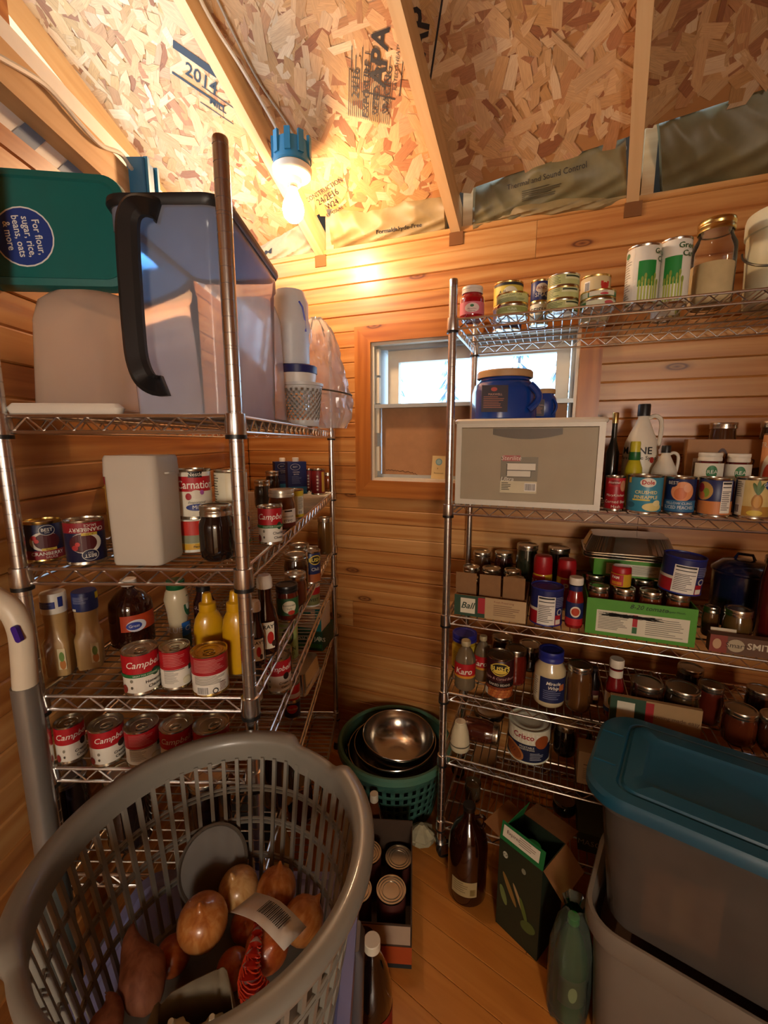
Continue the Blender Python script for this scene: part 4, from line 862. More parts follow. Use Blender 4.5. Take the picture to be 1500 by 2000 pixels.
C3, w3, h3 = face('R3', 1384, 1530, 1247, .006)
carton(C3, WANG, w3, .028, h3, '#6a4a34', 'flattened printed jar tray lying along the front edge', items=[('r', -50, -26, 0, 1, '#8a3a28'), ('e', -14, .5, 12, .36, '#b8a888'), ('t', -14, .5, .4, 'Smart', '#3a2a1c'), ('t', 22, .55, .5, 'SMITH', '#d8ccb0', {'b': .02}), ('e', -40, .5, 6, .3, '#c8a078')], name='jar_tray')
C4, w4, h4 = face('R3', 1385, 1436, 1228, .04); carton(C4, WANG, w4, .002, h4, '#ddd0b4', 'small blank white card propped against a jar', 'card', name='paper_card', tilt=(-.12, 0))

# ------------------------------------------------------------------ fourth shelf
jar(spot('R4', 882, 929, 1234, .165), '#c9a62c', 'yellow jar with a dark blue lid by the left post', lid=mat('#2a2a84', .4), wide=.98, lidh=.034, name='drink_mix_jar', items=[('r', -90, 90, .1, .9, '#d8b83a')] + lines(-60, 60, .2, .7, 9, '#8a7a3a', .3) + [('r', -80, 80, .12, .17, '#1d2a5e')])
syr = [(.9, 0), (1, .03), (.97, .2), (1, .3), (1, .52), (.92, .64), (.62, .80), (.38, .87), (.38, .93)]
SYR = seethrough('syrup_clear', '#cbb894', .4, rough=.05, gloss=.25)
for (x0, x1, yt, v, lab, tn) in ((887, 928, 1250, .055, 'clear corn syrup bottle with red label at the shelf front', -6), (925, 957, 1241, .13, 'clear corn syrup bottle half hidden behind the bean can', -20)):
    bottle(spot('R4', x0, x1, yt, v), syr, SYR, lab, ('cap', [(.44, .90), (.46, .91), (.46, .985), (.42, 1)], '#b8a880'), [('r', -75, 75, .28, .58, '#b8181e'), ('t', 0, .42, .17, 'Karo', '#f2e8d6', {'b': .02, 'sh': .15}), ('r', -75, 75, .28, .33, '#d8922a')], tn, 'corn syrup bottles', dr=1.01, name='syrup_bottle')
can(spot('R4', 948, 1001, 1277, .055), '#3a1216', [('e', 0, .76, 42, .16, '#e2c24a'), ('e', 0, .76, 38, .135, '#17140f'), ('e', 0, .70, 30, .05, '#e2c24a'), ('t', 0, .77, .15, "BUSH'S", '#f0d860', {'b': .03}), ('t', 0, .53, .09, 'Maple & Cured Bacon', '#d8a8a0', {'sh': .25}), ('r', -80, 80, .33, .43, '#120c0a'), ('t', 0, .375, .08, 'BAKED BEANS', '#e6dcc8'), ('r', -80, 80, .05, .31, '#8a3f1c')] + [('e', -50 + 13 * (k % 8) + 6 * (k // 8), .09 + .07 * (k // 8), 7, .035, '#b8602c' if k % 2 else '#c8783a', 30 * k) for k in range(24)] + [('r', -66, -48, .08, .24, '#d8d4c4')], 'baked beans can with a dark label and yellow oval', 0)
for x0, x1, yt, v, c, lab in ((983, 1026, 1264, .15, '#6a1c12', 'red sauce jar directly behind the baked beans can'), (958, 1000, 1240, .26, '#4a2214', 'dark jar at the back, above the baked beans can'), (1010, 1056, 1256, .27, '#3a2014', 'dark jar at the back, left of the mayonnaise jar')):
    jar(spot('R4', x0, x1, yt, v), c, lab, wide=.93)
jar(spot('R4', 1040, 1101, 1266, .065), '#d9c79a', 'mayonnaise jar with a blue lid and navy label', lid=mat('#232c86', .4), wide=.78, lidh=.034, rough=.3, name='mayonnaise_jar', items=[('r', -35, 75, .14, .70, '#1d2652'), ('t', 16, .58, .10, 'Miracle', '#f0ead8', {'sh': .25, 'b': .02}), ('t', 16, .48, .10, 'Whip', '#f0ead8', {'sh': .25, 'b': .02}), ('r', 38, 60, .42, .56, '#b86a3c')] + lines(-20, 50, .2, .42, 5, '#8088a8', .3) + [('r', -70, -38, .16, .68, '#d8ccb0')] + lines(-66, -42, .2, .64, 9, '#6a6450', .3))
jar(spot('R4', 1102, 1152, 1295, .06), '#5e3c1c', 'brown canning jar just right of the mayonnaise jar', wide=.93)
bottle(spot('R4', 1143, 1170, 1302, .12), [(.95, 0), (1, .03), (1, .6), (.5, .8), (.45, .92)], '#150d0c', 'small dark bottle with a little white tag', ('cap', [(.5, .92), (.5, 1)], '#241a18'), [('r', -5, 55, .12, .4, '#4a1414'), ('r', 5, 50, .12, .26, '#d6caa4')], name='glass_bottle')
bottle(spot('R4', 1177, 1214, 1284, .06), [(.94, 0), (1, .03), (1, .52), (.82, .64), (.7, .70), (.7, .84)], mat('#741216', .2, coat=.6), 'slim red fruit sauce bottle with two white labels', ('cap', [(.74, .86), (.78, .87), (.78, .985), (.72, 1)], '#e6dcc8'), [('r', -80, 80, .1, .44, '#e2dcc6'), ('e', -8, .3, 24, .1, '#2f7a40'), ('e', 34, .26, 16, .07, '#b82a2a'), ('r', -80, 80, .1, .17, '#1f4a9a')], extra=(('neck_label', [(.73, .70), (.73, .82)], '#dfd9c4'),), dr=1.004)
for x0, x1, yt, v, c, lab in ((1224, 1290, 1328, .085, '#3c2416', 'wide dark jar right of the slim red bottle'), (1290, 1361, 1338, .085, '#3a2a16', 'wide dark jar in the middle of the printed tray'), (1354, 1407, 1332, .13, '#5a1f12', 'red jar past the end of the printed tray'),
        (1404, 1474, 1380, .05, '#5c2812', 'reddish jar at the shelf front near the right edge'), (1472, 1548, 1396, .045, '#4a2412', 'reddish jar cut by the right edge of the photo'), (1316, 1370, 1300, .27, '#2a1a12', 'dark jar at the back of the fourth shelf, left one'), (1448, 1508, 1342, .20, '#321c12', 'dark jar at the back of the fourth shelf, right one')):
    jar(spot('R4', x0, x1, yt, v), c, lab, wide=.95)
C5, w5, h5 = face('R4', 1188, 1366, 1372, .004)
carton(C5, WANG, w5, .014, h5, '#a8885c', 'low printed cardboard strip in front of the two wide jars', items=[('r', -50, -10, 0, 1, '#2c4a34'), ('r', -42, -22, .2, .85, '#d8d2ba'), ('r', -10, -1, .2, .95, '#a82a2c'), ('t', 22, .55, .17, 'canning made easy', '#6a4a30')], name='jar_tray')
# ------------------------------------------------------------------ fifth shelf
bottle(spot('R5', 879, 917, 1408, .055), [(.92, 0), (1, .04), (1, .18), (.98, .3), (.86, .62), (.62, .9), (.56, .97)], mat('#ddd0ac', .4), 'open white cone shaped bottle by the left post', ('cap', [(.5, .96), (.52, 1), (.46, 1)], '#e8dfc4'), [('r', -180, 180, .20, .245, '#6a6250')], name='squeeze_bottle', dr=1.01)
P, r, h = spot('R5', 925, 950, 1412, .15); rr_ = .042; Pp = colx(974, zof('R5') + rr_ * 1.0, RP0 + ND * .12, ND)
t = jar((Pp, rr_, .13), '#4a1f12', 'dark jar lying on its side with its lid toward the shortening can', wide=.93); t.rotation_euler = (0, math.pi / 2, WANG)
t.location = Pp - WD * .13
can(spot('R5', 990, 1072, 1404, .13), '#1d2440', [('r', -180, 180, .58, .98, '#e2dabe'), ('e', -14, .78, 52, .17, '#efe8d2'), ('t', -14, .80, .22, 'Crisco', '#a81c2a', {'b': .02}), ('e', 40, .66, 22, .2, '#9a4a1e'), ('t', -4, .50, .08, 'VEGETABLE', '#e6dec6'), ('t', -4, .43, .07, 'SHORTENING', '#e6dec6'), ('e', -42, .28, 34, .22, '#b8743a', -30), ('e', -42, .28, 28, .17, '#8f4a22', -30)] + lines(6, 46, .1, .34, 5, '#b8b8c0', .35), 'shortening can with a white lid and pie crust picture', 0, lid=mat('#d9d8c0', .45), name='shortening_can')
for x0, x1, yt, v, c, lab in ((1078, 1124, 1410, .17, '#1c1410', 'black jar with a dull lid right of the shortening can'), (1035, 1085, 1398, .30, '#201610', 'black jar hidden behind the shortening can'), (925, 985, 1385, .28, '#17110d', 'large black jar at the back behind the cone shaped bottle')):
    jar(spot('R5', x0, x1, yt, v), c, lab, wide=.9)
C6, w6, h6 = face('R5', 1126, 1178, 1446, .03); carton(C6, WANG, w6, .07, h6 * .72, '#cbb998', 'white wine carton beside the teal lidded tote', items=[('t', 8, .72, .13, 'fruit', '#3a2f28'), ('r', -30, 40, .6, .62, '#3a2f28')] + lines(-30, 36, .15, .5, 6, '#9a8c74', .3))
bottle(spot('R5', 1136, 1160, 1424, .14), [(.95, 0), (1, .03), (1, .6), (.45, .78), (.4, .95)], '#20140e', 'dark bottle with a gold top behind the white wine carton', ('cap', [(.5, .93), (.5, 1)], GOLD), name='glass_bottle')
# ------------------------------------------------------------------ bottom shelf
for x0, x1, yt, v, c, lab in ((908, 940, 1560, .20, '#5a4a34', 'dull jar on the bottom shelf by the caster'), (1078, 1124, 1560, .20, '#1a100c', 'black jar on the bottom shelf behind the open carton')):
    jar(spot('R6', x0, x1, yt, v), c, lab, wide=.9)
C7, w7, h7 = face('R6', 1128, 1186, 1632, .05); carton(C7, WANG, w7, .2, h7, '#4c5a3c', 'low green printed box on the bottom shelf', items=[('t', 0, .5, .4, 'MASON', '#c8c8a8'), ('e', 34, .5, 9, .3, '#c8c8a8')])
C8, w8, h8 = face('R6', 925, 968, 1500, .33); carton(C8, WANG, w8, .03, .19, '#8a5a2c', 'upright brown board at the back of the bottom shelf', 'board', name='wooden_board')

# ================================================================== LEFT SHELVING, top shelf
Z1 = zof('L1')
# upturned cream tote
TOTE = seethrough('cream_tote_plastic', '#f6ece0', .84, rough=.25, gloss=.10, trl=.7)
t = thing('plastic_tote', 'upturned cream plastic tote under the teal lid on the top left shelf', 'tote', (-.588, .957, Z1 + .0045), 0)
b = MB(); b.loft([(.176, .30, .03, 0), (.174, .29, .04, .01), (.17, .265, .045, .17), (.16, .25, .05, .206), (.13, .22, .05, .224), (.09, .17, .04, .228)], TOTE, 8, False, True); b.build('tote_body', t)
b = MB(); b.loft([(.182, .307, .032, -.004), (.184, .309, .034, .004), (.175, .292, .032, .008)], TOTE, 8, False, False); b.build('tote_rim', t)
t = thing('tray_cover', 'flat white plastic lid lying under the cream tote at the shelf edge', 'lid', (-.570, .765 + .035, Z1), R(4))
# lies in front of the tote
t.location = (-.575, .783, Z1 + .0006)
b = MB(); b.loft([(.19, .02, .009, 0), (.20, .024, .011, .010), (.18, .016, .007, .018)], mat('#e8dfd0', .35), 6); b.build('lid_panel', t)
# teal lid standing on the tote
TEAL = mat('#0d6a68', .35, coat=.15)
cx = ony(105, 460, .865); lz = Z1 + .004 + .2282
t = thing('storage_cover', 'dark teal storage lid with a round navy sticker standing on the tote', 'lid', (cx.x - .016, cx.y, lz + .001), R(14)); t.rotation_euler = (R(-7), R(-3), R(14))
lw_, lh_ = .292, .212; X = Matrix.Rotation(math.pi / 2, 4, 'X')
b = MB(); b.loft([(lw_, lh_, .04, -.010, 0, lh_ / 2), (lw_ + .004, lh_, .04, 0, 0, lh_ / 2), (lw_ - .006, lh_ - .006, .037, .012, 0, lh_ / 2), (lw_ - .03, lh_ - .03, .03, .014, 0, lh_ / 2), (lw_ - .036, lh_ - .036, .03, .010, 0, lh_ / 2), (lw_ - .05, lh_ - .05, .028, .010, 0, lh_ / 2)], TEAL, 8, True, True, X); o = b.build('lid_panel', t)
st = [('e', 0, .5, 50, .5, '#e8ecea'), ('e', 0, .5, 47.5, .475, '#17398c')]
for k, s_ in enumerate(('For flour,', 'sugar, rice,', 'beans, oats', '& more')): st.append(('t', 24 - 16 * k, .5, .155, s_, '#f2f4f0', {'rot': -84, 'b': .012}))
q = ony(67, 465, .85)
decal(o, Flat(.098, .108, (-.030, -.0102, .036)), st, 'round_sticker')
# big clear container with black lid and handle
fx0, fx1 = -.490, -.292; fy = .815; CL = .37; ch = .354; BLK = mat('#17181a', .45)
t = thing('storage_container', 'large clear container with black lid and black strap handle', 'container', ((fx0 + fx1) / 2, fy, Z1))
w = fx1 - fx0
b = MB(); b.loft([(w * .90, CL * .92, .03, .0, 0, CL / 2), (w * .92, CL * .94, .03, .004, 0, CL / 2), (w, CL, .035, ch * .88, 0, CL / 2), (w + .008, CL + .008, .036, ch * .90, 0, CL / 2), (w + .008, CL + .008, .036, ch, 0, CL / 2)], CLEARP, 8, True, False); b.build('container_body', t)
b = MB(); b.loft([(w - .006, CL - .006, .034, ch - .003, 0, CL / 2), (w + .014, CL + .014, .04, ch - .004, 0, CL / 2), (w + .022, CL + .022, .04, ch + .004, 0, CL / 2), (w + .02, CL + .02, .04, ch + .013, 0, CL / 2), (w - .006, CL - .006, .03, ch + .016, 0, CL / 2)], BLK, 8, False, False); lo = b.build('lid_rim', t)
b = MB(); b.loft([(w - .004, CL - .004, .034, ch - .001, 0, CL / 2), (w - .004, CL - .004, .034, ch + .003, 0, CL / 2)], seethrough('blue_lid_plastic', '#78b2f0', .8, rough=.2, gloss=.1, trl=.85), 8); b.build('blue_lid_panel', t)
hp = [(312, 415), (292, 402), (262, 400), (247, 425), (247, 480), (252, 560), (258, 640), (265, 700), (280, 738), (302, 752), (322, 753)]
pts = [];
for i, (x, y) in enumerate(hp):
    d_ = .038 * min(1, min(i, len(hp) - 1 - i) / 2.0); p = ony(x, y, fy - .004 - d_); pts.append(p - Vector(t.location))
sp_pts = smoothpath(pts, 4); b = MB(); vs = []; n = len(sp_pts)
for i, p in enumerate(sp_pts):
    tn = (sp_pts[min(i + 1, n - 1)] - sp_pts[max(i - 1, 0)]).normalized(); sd = tn.cross(Vector((0, -1, 0))).normalized()
    for a in (-1, -.6, .6, 1): vs.append(p + sd * .0185 * a + Vector((0, -.006 if abs(a) < 1 else 0, 0)))
    for a in (1, -1): vs.append(p + sd * .0185 * a + Vector((0, .009, 0)))
b.add(vs, [(6 * i + k, 6 * i + (k + 1) % 6, 6 * i + 6 + (k + 1) % 6, 6 * i + 6 + k) for i in range(n - 1) for k in range(6)] + [tuple(reversed(range(6))), tuple(range(6 * n - 6, 6 * n))], BLK); b.build('strap_handle', t, 30)
# second clear bin behind
t = thing('clear_bin', 'clear plastic bin standing behind the large handled container', 'bin', (-.385, 1.30, Z1)); b = MB(); b.loft([(.13, .15, .02, 0), (.135, .155, .02, .005), (.12, .14, .025, .30), (.10, .12, .03, .335)], CLEARP, 6, True, True); b.build('bin_body', t)
b = MB(); b.loft([(.15, .17, .02, .0), (.152, .172, .02, .010), (.14, .16, .02, .014)], CLEARP, 6); b.build('bin_rim', t)
# perforated basket, tub and jug stacked
WHT = mat('#d8d8d4', .4); cxy = (-.292, 1.47)
t = thing('perforated_basket', 'small white perforated plastic basket under a blue rimmed tub', 'basket', (cxy[0], cxy[1], Z1 + .0015)); bh, rb, rt = .135, .052, .066
b = MB(); na, nr = 44, 15; vs = []; fs = []
for j in range(nr + 1):
    f_ = j / nr
    for i in range(na):
        a = 2 * math.pi * i / na; rr = rb + (rt - rb) * f_; vs.append((rr * math.cos(a), rr * math.sin(a), bh * f_))
for j in range(nr):
    for i in range(na):
        if 2 <= j < nr - 2 and (i + j) % 2 == 0: continue
        fs.append((j * na + i, j * na + (i + 1) % na, (j + 1) * na + (i + 1) % na, (j + 1) * na + i))
fs.append(tuple(reversed(range(na)))); b.add(vs, fs, WHT); o = b.build('basket_wall', t); md = o.modifiers.new('thick', 'SOLIDIFY'); md.thickness = .0022; md.offset = 0
b = MB(); b.lathe([(rt - .001, bh - .01), (rt + .004, bh - .008), (rt + .005, bh), (rt - .002, bh + .001)], 36, WHT); b.build('basket_rim', t)
z2 = Z1 + bh + .003
t = thing('plastic_tub', 'small white tub with a dark blue rim between basket and jug', 'tub', (cxy[0] - .012, cxy[1], z2)); b = MB(); b.lathe([(0, 0), (.056, 0), (.06, .02), (.060, .03), (0, .03)], 30, WHITEP); b.build('tub_body', t)
b = MB(); b.lathe([(.058, .028), (.063, .030), (.063, .052), (.058, .055), (0, .055)], 30, mat('#1c2566', .4)); b.build('tub_lid', t)
z3 = z2 + .0555
t = thing('white_jug', 'tall white plastic canister with a blue stripe stacked on the tub', 'canister', (cxy[0] - .03, cxy[1], z3)); b = MB(); b.lathe([(0, 0), (.054, 0), (.058, .01), (.058, .10), (.062, .11), (.062, .13), (.058, .14), (.058, .19), (.05, .21), (.045, .225), (0, .228)], 34, mat('#dfe4e8', .4)); o = b.build('canister_body', t)
b = MB(); b.tube([(.0595 * math.sin(R(a)), -.0595 * math.cos(R(a)), z) for a, z in ((40, .185), (52, .17), (60, .14), (63, .10))], .003, 5, mat('#2440c8', .4)); b.build('blue_stripe', o)
# draped clear bag
t = thing('clear_bag', 'crinkled clear plastic bag draped over a dark hoop at the shelf end', 'bag', (-.228, 1.70, Z1 + .001)); b = MB(); na, nr = 48, 22; vs = []; fs = []; rr_ = random.Random(21)
ph = [rr_.uniform(0, 6) for _ in range(9)]
for j in range(nr + 1):
    f_ = j / nr; z = .40 * f_; rad = .088 * (1 - .30 * max(0, f_ - .35) / .65 - .45 * max(0, (f_ - .8) / .2) ** 2) * (1 if f_ > .12 else .6 + .4 * f_ / .12)
    for i in range(na):
        a = 2 * math.pi * i / na; q_ = rad * (1 + .07 * math.sin(5 * a + ph[0] + 4 * f_) + .05 * math.sin(9 * a + ph[1] - 9 * f_) + .035 * math.sin(15 * a + 17 * f_ + ph[2])) + .004 * math.sin(31 * f_ + 7 * a)
        vs.append((q_ * math.cos(a) * .95 - .05 * f_, q_ * math.sin(a) * .9, z))
    if j: fs += [((j - 1) * na + i, (j - 1) * na + (i + 1) % na, j * na + (i + 1) % na, j * na + i) for i in range(na)]
fs += [tuple(reversed(range(na))), tuple(range(nr * na, (nr + 1) * na))]; b.add(vs, fs, FILM); b.build('bag_film', t, 25)
b = MB(); b.tube([(.094 * math.cos(a) - .015, .09 * math.sin(a), .135 - .012 * math.cos(a)) for a in [2 * math.pi * k / 36 for k in range(36)]], .003, 6, mat('#3a3a30', .5), closed=True); b.build('hoop', t)

# ------------------------------------------------------------------ soup cans
def soup(sp_, label, turn=0, low=('Cream of', 'Chicken'), side=False, green=False, group='red and white soup cans', tab=True):
    P, r, h = sp_
    if side: it = [('r', -180, 180, .52, .955, RED)] + lines(-50, 40, .58, .9, 8, '#d89a96', .22) + lines(-50, 10, .16, .46, 9, '#8a857c', .3) + [('r', -50, 30, .495, .51, '#3a3a34')] + [('e', 38, .22, 17, .08, '#d2c9a8'), ('e', 38, .18, 17, .08, '#e2d9ba'), ('r', 48, 70, .42, .55, '#1e3a28')]
    else: it = [('r', -180, 180, .52, .955, RED), ('t', 14, .735, .215, "Campbell's", '#f2ebdc', {'sh': .28, 'sx': .95, 'b': .006}), ('e', 40, .49, 15, .10, '#2a1c16' if not green else '#1d3a26'), ('t', 36, .30, .10, low[0], '#26221e', {'b': .012}), ('t', 36, .18, .10, low[1], '#26221e', {'b': .012}), ('e', -38, .36, 5, .04, '#8a8472'), ('e', -38, .2, 4, .035, '#5a5244'), ('e', -66, .16, 12, .1, '#8a2a22')]
    if green: it += [('r', -180, 180, .44, .52, '#1f6a36'), ('t', 6, .48, .05, 'GREAT FOR COOKING', '#e8e8d8')]
    return can(sp_, CREAM, it, label, turn, group, tab=tab)
# second shelf of the left unit
def cran(sp_, label, turn, flip):
    f = 180 if flip else 0; V = (lambda v: 1 - v) if flip else (lambda v: v)
    def rr(u0, u1, v0, v1, c): return ('r', u0, u1, min(V(v0), V(v1)), max(V(v0), V(v1)), c)
    can(sp_, '#16183c', [rr(-180, 180, .04, .27, '#8e1420'), ('e', 0 , V(.5), 46, .24, '#d6cfc0'), ('e', 8 if not flip else -8, V(.5), 40, .21, '#4a0f14'), ('e', 10, V(.78), 24, .13, '#c8c4b8'), ('e', 10, V(.78), 22, .118, '#15183a'), ('t', 10, V(.79), .11, 'BEST', '#e6e2d4', {'rot': f, 'b': .01}), ('t', 10, V(.72), .05, 'DAY', '#e6e2d4', {'rot': f}), rr(-10, 34, .27, .33, '#cdb040'), ('t', 12, V(.30), .045, 'JELLIED', '#3a2a10', {'rot': f}), ('t', 6, V(.19), .12, 'CRANBERRY', '#ece6d8', {'rot': f, 'b': .01}), ('t', 16, V(.10), .08, 'SAUCE', '#ece6d8', {'rot': f}), ('e', -30, V(.6), 9, .06, '#b02a2c'), ('e', -22, V(.52), 7, .05, '#c23a34')], label, turn, 'cranberry sauce cans', lid=GOLD if not flip else TIN)
cran(spot('L2', 52, 130, 1014, .825), 'cranberry sauce can standing right way up by the left post', 0, False)
cran(spot('L2', 131, 212, 1012, .805), 'cranberry sauce can standing upside down beside the white container', 0, True)
A_ = ony(198, 1000, 1.08); carton((A_.x + .02, 1.08, zof('L2')), 0, .05, .04, .15, '#a8782a', 'small yellow and red carton behind the cranberry cans', items=[('r', -50, 50, .8, 1, '#8a1a1c')])
P, r, h = spot('L2', 213, 352, 893, .80); w = r * 2 * .84; h *= 1.02
t = thing('pour_container', 'tall plain white plastic pour container at the shelf edge', 'container', (P.x, .772, P.z), R(-2)); PW = seethrough('milky_plastic', '#f0e8d8', .93, rough=.3, gloss=.12, trl=.35)
b = MB(); b.loft([(w * .92, .085, .012, 0, 0, .045), (w * .95, .09, .014, .005, 0, .045), (w * .99, .092, .015, h * .82, 0, .045)], PW, 6); b.build('container_body', t)
b = MB(); b.loft([(w * 1.02, .096, .015, h * .815, 0, .045), (w * 1.02, .096, .015, h * .85, 0, .045), (w * .99, .093, .014, h * .975, 0, .045), (w * .95, .088, .014, h, 0, .045)], PW, 6); lo = b.build('flip_lid', t)
b = MB(); b.loft([(.012, .03, .005, h * .83, w * .52, .045), (.012, .03, .005, h * .845, w * .52, .045)], PW, 5); b.build('lid_tab', lo)
P, r, h = spot('L2', 350, 412, 1010, .90)
can((P, r, h), '#d8c880', [('r', -180, 180, .52, .95, '#c22a1a'), ('e', 36, .62, 10, .09, '#2f6a30'), ('r', -180, 180, .28, .52, '#8a8a6a'), ('r', -60, 60, .08, .26, '#d8a52a'), ('t', 10, .17, .09, 'Pieces', '#3a2a14', {'b': .02})], 'red topped vegetable can under the evaporated milk can', 0, lid=mat('#dcd9cc', .4))
Pt = P + Vector((0, 0, h + .0006)); zt = onp(390, 915, Pt, Vector((P.x, P.y, 0)).normalized()).z; r2 = r * 1.10
can((Pt + Vector((.005, .005, 0)), r2, zt - Pt.z), '#ece4cf', [('r', -60, 60, .56, .86, '#b81822'), ('r', -24, 22, .84, .96, '#1c1a18'), ('t', 0, .9, .11, 'Nestle', '#f0e8d4'), ('t', -2, .69, .23, 'Carnation', '#f6eee0', {'b': .012, 'sx': .8}), ('e', 0, .5, 20, .09, '#e6dcc8'), ('e', -26, .46, 10, .07, '#a81a24'), ('e', 18, .54, 7, .05, '#a85a9c'), ('t', 0, .34, .07, 'Evaporated', '#4a4238', {'sh': .3}), ('e', 0, .24, 36, .07, '#1f2f7c'), ('t', 0, .24, .11, 'Milk', '#f2ece0')], 'evaporated milk can with a red band stacked on the vegetable can', 6)
P, r, h = spot('L2', 426, 490, 1005, .96)
can((P, r, h), '#e9e2cd', [('r', -180, 180, .78, .96, '#1f2c66'), ('e', 30, .66, 30, .12, '#b01c28'), ('t', 34, .66, .13, 'ShurFine', '#f2ece0', {'sh': .3}), ('r', -180, 180, .48, .56, '#b01c28'), ('t', 30, .52, .07, 'evaporated', '#f2ece0', {'sh': .2}), ('t', 42, .32, .26, 'Milk', '#1f2c4a', {'b': .015}), ('r', -180, 180, .04, .14, '#4c7a34')], 'lower evaporated milk can directly behind the front post', 0)
Pt = P + Vector((0, 0, h + .0006)); zt = onp(465, 917, Pt, Vector((P.x, P.y, 0)).normalized()).z
can((Pt, r, zt - Pt.z), '#e6dcba', [('r', -90, -20, .05, .95, '#e9e1c6')] + lines(-85, -45, .1, .9, 14, '#6c6450', .4) + bars(22, 60, .06, .42, 16) + lines(20, 60, .5, .9, 8, '#8a8060', .35, 4), 'upper cream coloured can directly behind the front post', 0)
jar(spot('L2', 392, 462, 985, .835), '#160d0b', 'quart jar of nearly black preserves left of the front post', wide=.88, lidh=.02)
soup(spotz(506, 553, 987, 1059, zof('L2')), 'cheddar soup can on the second left shelf', 6, ('Cheddar', 'Cheese'), green=True)
jar(spotz(526, 578, 955, 1030, zof('L2')), '#5c2c12', 'brown gravy jar with a white label', lid=mat('#c9c2ae', .3, .6), wide=.93, name='gravy_jar', items=[('r', -80, 80, .08, .62, '#e9e2d2'), ('r', -80, 80, .08, .2, '#5a1e12'), ('e', -30, .52, 18, .06, '#a81f1c'), ('t', 26, .40, .09, 'homestyle', '#5a4a3c'), ('t', 26, .29, .14, 'gravy', '#4a3a2c'), ('e', -20, .26, 20, .12, '#8a4a22'), ('r', 10, 46, .54, .59, '#2a1a14')])
can(spotz(558, 594, 955, 1010, zof('L2')), '#ded6a8', [('r', -180, 180, .78, .95, '#d8c02a'), ('r', 20, 70, .1, .74, '#e9e4cc')] + lines(24, 66, .3, .72, 9, '#5c5844', .35) + [('r', -180, 180, .05, .14, '#d8c02a')] + bars(22, 50, .15, .28, 12), 'yellow topped can behind the gravy jar', 0)
for x0, x1, yt, v, lab in ((498, 530, 938, -.44, 'jar with a silver lid behind the cheddar soup can'), (520, 548, 920, -.50, 'dark jar with a silver lid beside the broth cartons')):
    jar(spot('L2', x0, x1, yt, v), '#3a4450' if x0 < 510 else '#241812', lab, wide=.95)
def broth(px, X_, lab):
    p = colx(px, zof('L2'), Vector((X_, 0, 0)), Vector((1, 0, 0))); zt = onp(px, 902, p, Vector((p.x, p.y, 0)).normalized()).z
    h = zt - p.z; t = carton(p, facing(p, 12), .082, .06, h, '#1c2a6a', lab, 'carton', [('e', -10, .84, 26, .10, '#d8d8e0'), ('e', -10, .84, 24, .09, '#1a2660'), ('t', -10, .84, .07, 'BEST', '#e8e8ea'), ('t', -6, .68, .05, 'CHICKEN', '#e8e8ea', {'b': .01}), ('t', -6, .61, .05, 'BROTH', '#e8e8ea', {'b': .01}), ('r', -50, 50, 0, .22, '#2f7fb4')] + lines(-30, 24, .3, .55, 7, '#7a88b8', .3), lines(-36, 30, .3, .8, 10, '#6a78a8', .2), name='broth_carton', group='blue broth cartons')
    b = MB(); b.lathe([(.014, h), (.014, h + .016), (.0125, h + .018), (0, h + .018)], 18, WHITEP); o = b.build('screw_cap', t); o.location = (0, .03, 0)
broth(556, -.50, 'blue chicken broth carton with a white cap, left of the pair'); broth(582, -.405, 'blue chicken broth carton with a white cap, right of the pair')
for k, (px, X_) in enumerate(((604, -.375), (622, -.315))):
    p = colx(px, zof('L2'), Vector((X_, 0, 0)), Vector((1, 0, 0))); zt = onp(px, 916, p, Vector((p.x, p.y, 0)).normalized()).z
    can((p, .030, zt - p.z), '#7c1a1c', [('r', 30, 60, .1, .9, '#d8b04a')] + [('e', -6, .2 + .13 * q, 8, .04, '#e0c8b8') for q in range(5)], ('left', 'right')[k] + ' dark red canister of the pair near the rear post', 0, 'dark red canisters')
jar(spot('L2', 630, 652, 922, -.30), '#9a4a1c', 'orange jar in the rear corner of the second left shelf', wide=.95)
# third shelf
def crumbs(sp_, label, turn, wl):
    P, r, h = sp_; t = thing('crumb_shaker', label, 'shaker', P, facing(P, turn), 'bread crumb shakers')
    b = MB(); b.loft([(r * 1.75, r * 1.75, r * .35, 0), (r * 1.85, r * 1.85, r * .35, .006), (r * 1.95, r * 1.95, r * .4, h * .40), (r * 1.7, r * 1.7, r * .6, h * .46), (r * 1.6, r * 1.6, r * .78, h * .60), (r * 1.72, r * 1.72, r * .84, h * .70), (r * 1.72, r * 1.72, r * .84, h * .76)], mat('#bf9a62', .4, coat=.5, noise=.3), 8); b.build('shaker_body', t)
    b = MB(); b.lathe([(r * .9, h * .76), (r * .93, h * .765), (r * .93, h * .985), (r * .88, h), (0, h)], 34, mat('#e2ddd0' if wl else '#20306e', .4)); o = b.build('shaker_cap', t)
    decal(o, Cyl(r * .935, h), ([('r', -70, 25, .83, .91, '#1f2f7a')] + lines(-60, 15, .84, .9, 5, '#8a96c0', .3) + [('r', 38, 60, .84, .96, '#1f2f7a')]) if wl else ([('r', -60, -36, .77, .80, '#e6e0cc'), ('r', 60, 90, .90, .98, '#d8c22a')] + lines(-50, 30, .86, .95, 6, '#a8b0d0', .3)), 'cap_print')
    decal(t, Flat(r * 1.6, h * .3, (0, -r * .975, h * .06)), [('r', 12, 48, .1, .95, '#d8c9a0'), ('e', 32, .3, 14, .2, '#b8722c'), ('e', 30, .62, 12, .2, '#6a8a3c')], 'label')
crumbs(spot('L3', 94, 150, 1152, .845), 'bread crumb shaker with a white cap near the left post', -22, True)
crumbs(spot('L3', 153, 207, 1150, .875), 'bread crumb shaker with a navy cap', -10, False)
